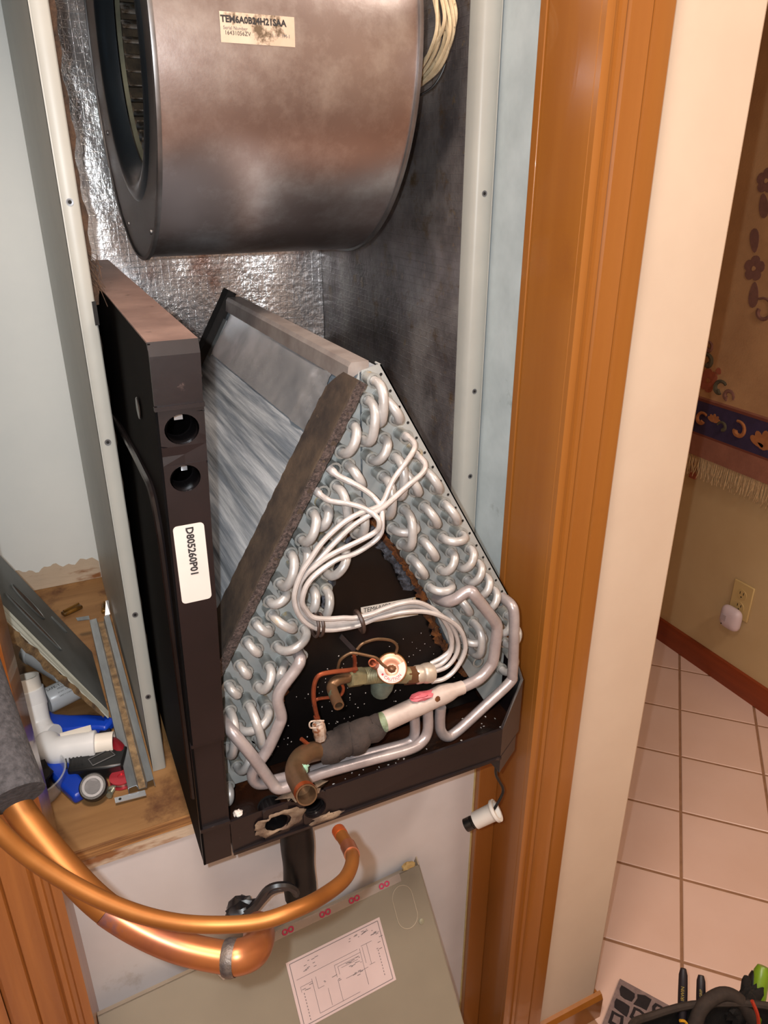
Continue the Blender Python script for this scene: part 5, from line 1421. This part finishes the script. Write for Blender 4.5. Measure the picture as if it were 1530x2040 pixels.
# floor mat
fm_ = thing('floor_mat', (.85, .55, 0), 'grey doormat with black cobweb pattern on the tiles', 'mat')
m0, m1, m2 = Vector((.819, .669, .0005)), Vector((.741, .622, .0005)), Vector((.861, .601, .0005))
ma = (m1 - m0).normalized()
mb_ = Vector((-ma.y, ma.x, 0))
if mb_.dot(m2 - m0) < 0:
    mb_ = -mb_
ma2, mb2 = ma * .40, mb_ * .60
MB().slab([m0, m0 + ma2, m0 + ma2 + mb2, m0 + mb2], (0, 0, .005)).build('mat_pad', 'mat_base', fm_, smooth=False)
rr = random.Random(17)
def mp_(u, v): return m0 + ma * u + mb_ * v + Vector((0, 0, .0052))
cell = .030
for i in range(7):
    for j in range(6):
        cu_, cv_ = .022 + i * cell, .020 + j * cell
        q = [mp_(cu_ + sx * (.0115 + rr.uniform(-.003, .002)) + rr.uniform(-.002, .002), cv_ + sy * (.0115 + rr.uniform(-.003, .002))) for sx, sy in ((-1, -1), (-.1, -1.15), (1, -1), (1.1, 0), (1, 1), (0, 1.1), (-1, 1), (-1.1, 0))]
        m = MB().slab(q, (0, 0, .0012))
        p_ = m.build('dark_patch', 'mat_dark', fm_, smooth=False)
        if rr.random() < .5:
            cc = sum(q, Vector()) / 8
            MB().slab([cc + (x_ - cc) * .55 for x_ in q], (0, 0, .0018)).build('light_patch', 'mat_base', fm_, smooth=False)

# tool bag with handles sticking out
tbg = thing('tool_bag', (.80, .40, 0), 'open black fabric tool bag on the tiled floor at the picture edge', 'tool bag')
BZ = .192
def bag_pt(a, z, k=1.0):
    cx, cy = .79, .415
    r1, r2 = .155, .075
    ca, sa = math.cos(a), math.sin(a)
    ex, ey = Vector((.90, -.43)), Vector((.43, .90))
    q = ex * (r1 * math.copysign(abs(ca) ** .7, ca)) * k + ey * (r2 * math.copysign(abs(sa) ** .7, sa)) * k
    return (cx + q.x, cy + q.y, z)
def bag_fn(u, v):
    a = 2 * math.pi * v
    z = .001 + u * (BZ + .012 * math.sin(a * 2 + .5) + .006 * math.sin(a * 5) - .001)
    return bag_pt(a, z, 1.0 - .06 * (1 - u) + .05 * math.sin(u * 3))
MB().grid(bag_fn, 8, 48).build('bag_body', 'bag_black', tbg)
MB().tube([bag_pt(2 * math.pi * i / 48, BZ + .012 * math.sin(4 * math.pi * i / 48 + .5) + .006 * math.sin(10 * math.pi * i / 48), 1.0) for i in range(49)], .006, 8).build('rim_binding', 'bag_trim', tbg)
MB().grid(lambda u, v: bag_pt(2 * math.pi * v, .12, .02 + u * .96), 3, 40).build('bag_contents', 'bag_black', tbg)
MB().tube(cr([(.776, .478, .165), (.800, .487, .192), (.838, .484, .203), (.862, .468, .192), (.878, .448, .160)], 6), .011, 12, flat=(0, 0, 1)).build('carry_strap', 'bag_trim', tbg)
MB().blob((.884, .470, .165), (.040, .018, .038), 9, .35, 16, 10).build('front_pocket', 'bag_black', tbg)
MB().tube(cr([(.728, .472, .228), (.738, .468, .222), (.742, .455, .20)], 4), .0022, 6).build('piping', 'yellow_trim', tbg)
MB().tube(cr([(.842, .440, .245), (.846, .428, .225), (.846, .420, .20)], 4), .003, 6).build('piping', 'red_trim', tbg)
# pliers in the bag
def grip(p0, p1, w, m_, parent, name='grip'):
    p0, p1 = Vector(p0), Vector(p1)
    N_ = 10
    P = [p0.lerp(p1, i / N_) for i in range(N_ + 1)]
    rs2 = [w * (.85 + .15 * math.sin(i / N_ * 3)) for i in range(N_ - 1)] + [w * .92, w * .6]
    return MB().tube(P, rs2, 12).build(name, m_, parent)
pl = thing('pliers', (.775, .50, .12), 'pliers with two dark blue-black grips sticking out of the tool bag', 'pliers')
ga, gb = (.7655, .4885, .150), (.8000, .5350, .222)
grip(ga, gb, .0075, 'grip_black', pl)
gc, gd_ = (.7930, .4750, .150), (.8270, .5200, .208)
grip(gc, gd_, .0075, 'grip_black', pl)
for (p0, p1, tx) in ((ga, gb, 'IRWIN'), (gc, gd_, 'VISE GRIP')):
    p0, p1 = Vector(p0), Vector(p1)
    d_ = (p1 - p0).normalized()
    toc = (CAM - p0.lerp(p1, .6))
    toc = (toc - d_ * toc.dot(d_)).normalized()
    q = d_.cross(toc)
    f_ = plane_fn(p0.lerp(p1, .62) + toc * .0085, d_, -q)
    text('lettering', tx, .0052 if tx == 'IRWIN' else .004, f_, 'ink_gold', pl)
gs_ = thing('green_screwdriver', (.92, .48, .1), 'bright green screwdriver handle poking out of the tool bag', 'screwdriver')
grip((.884, .450, .140), (.9300, .4860, .212), .0135, 'green_grip', gs_, 'handle')
grip((.8775, .4525, .140), (.9205, .4885, .200), .0115, 'black_plastic', gs_, 'handle_sleeve')
grip((.875, .462, .14), (.8895, .4835, .213), .008, 'bag_black', gs_, 'side_handle')
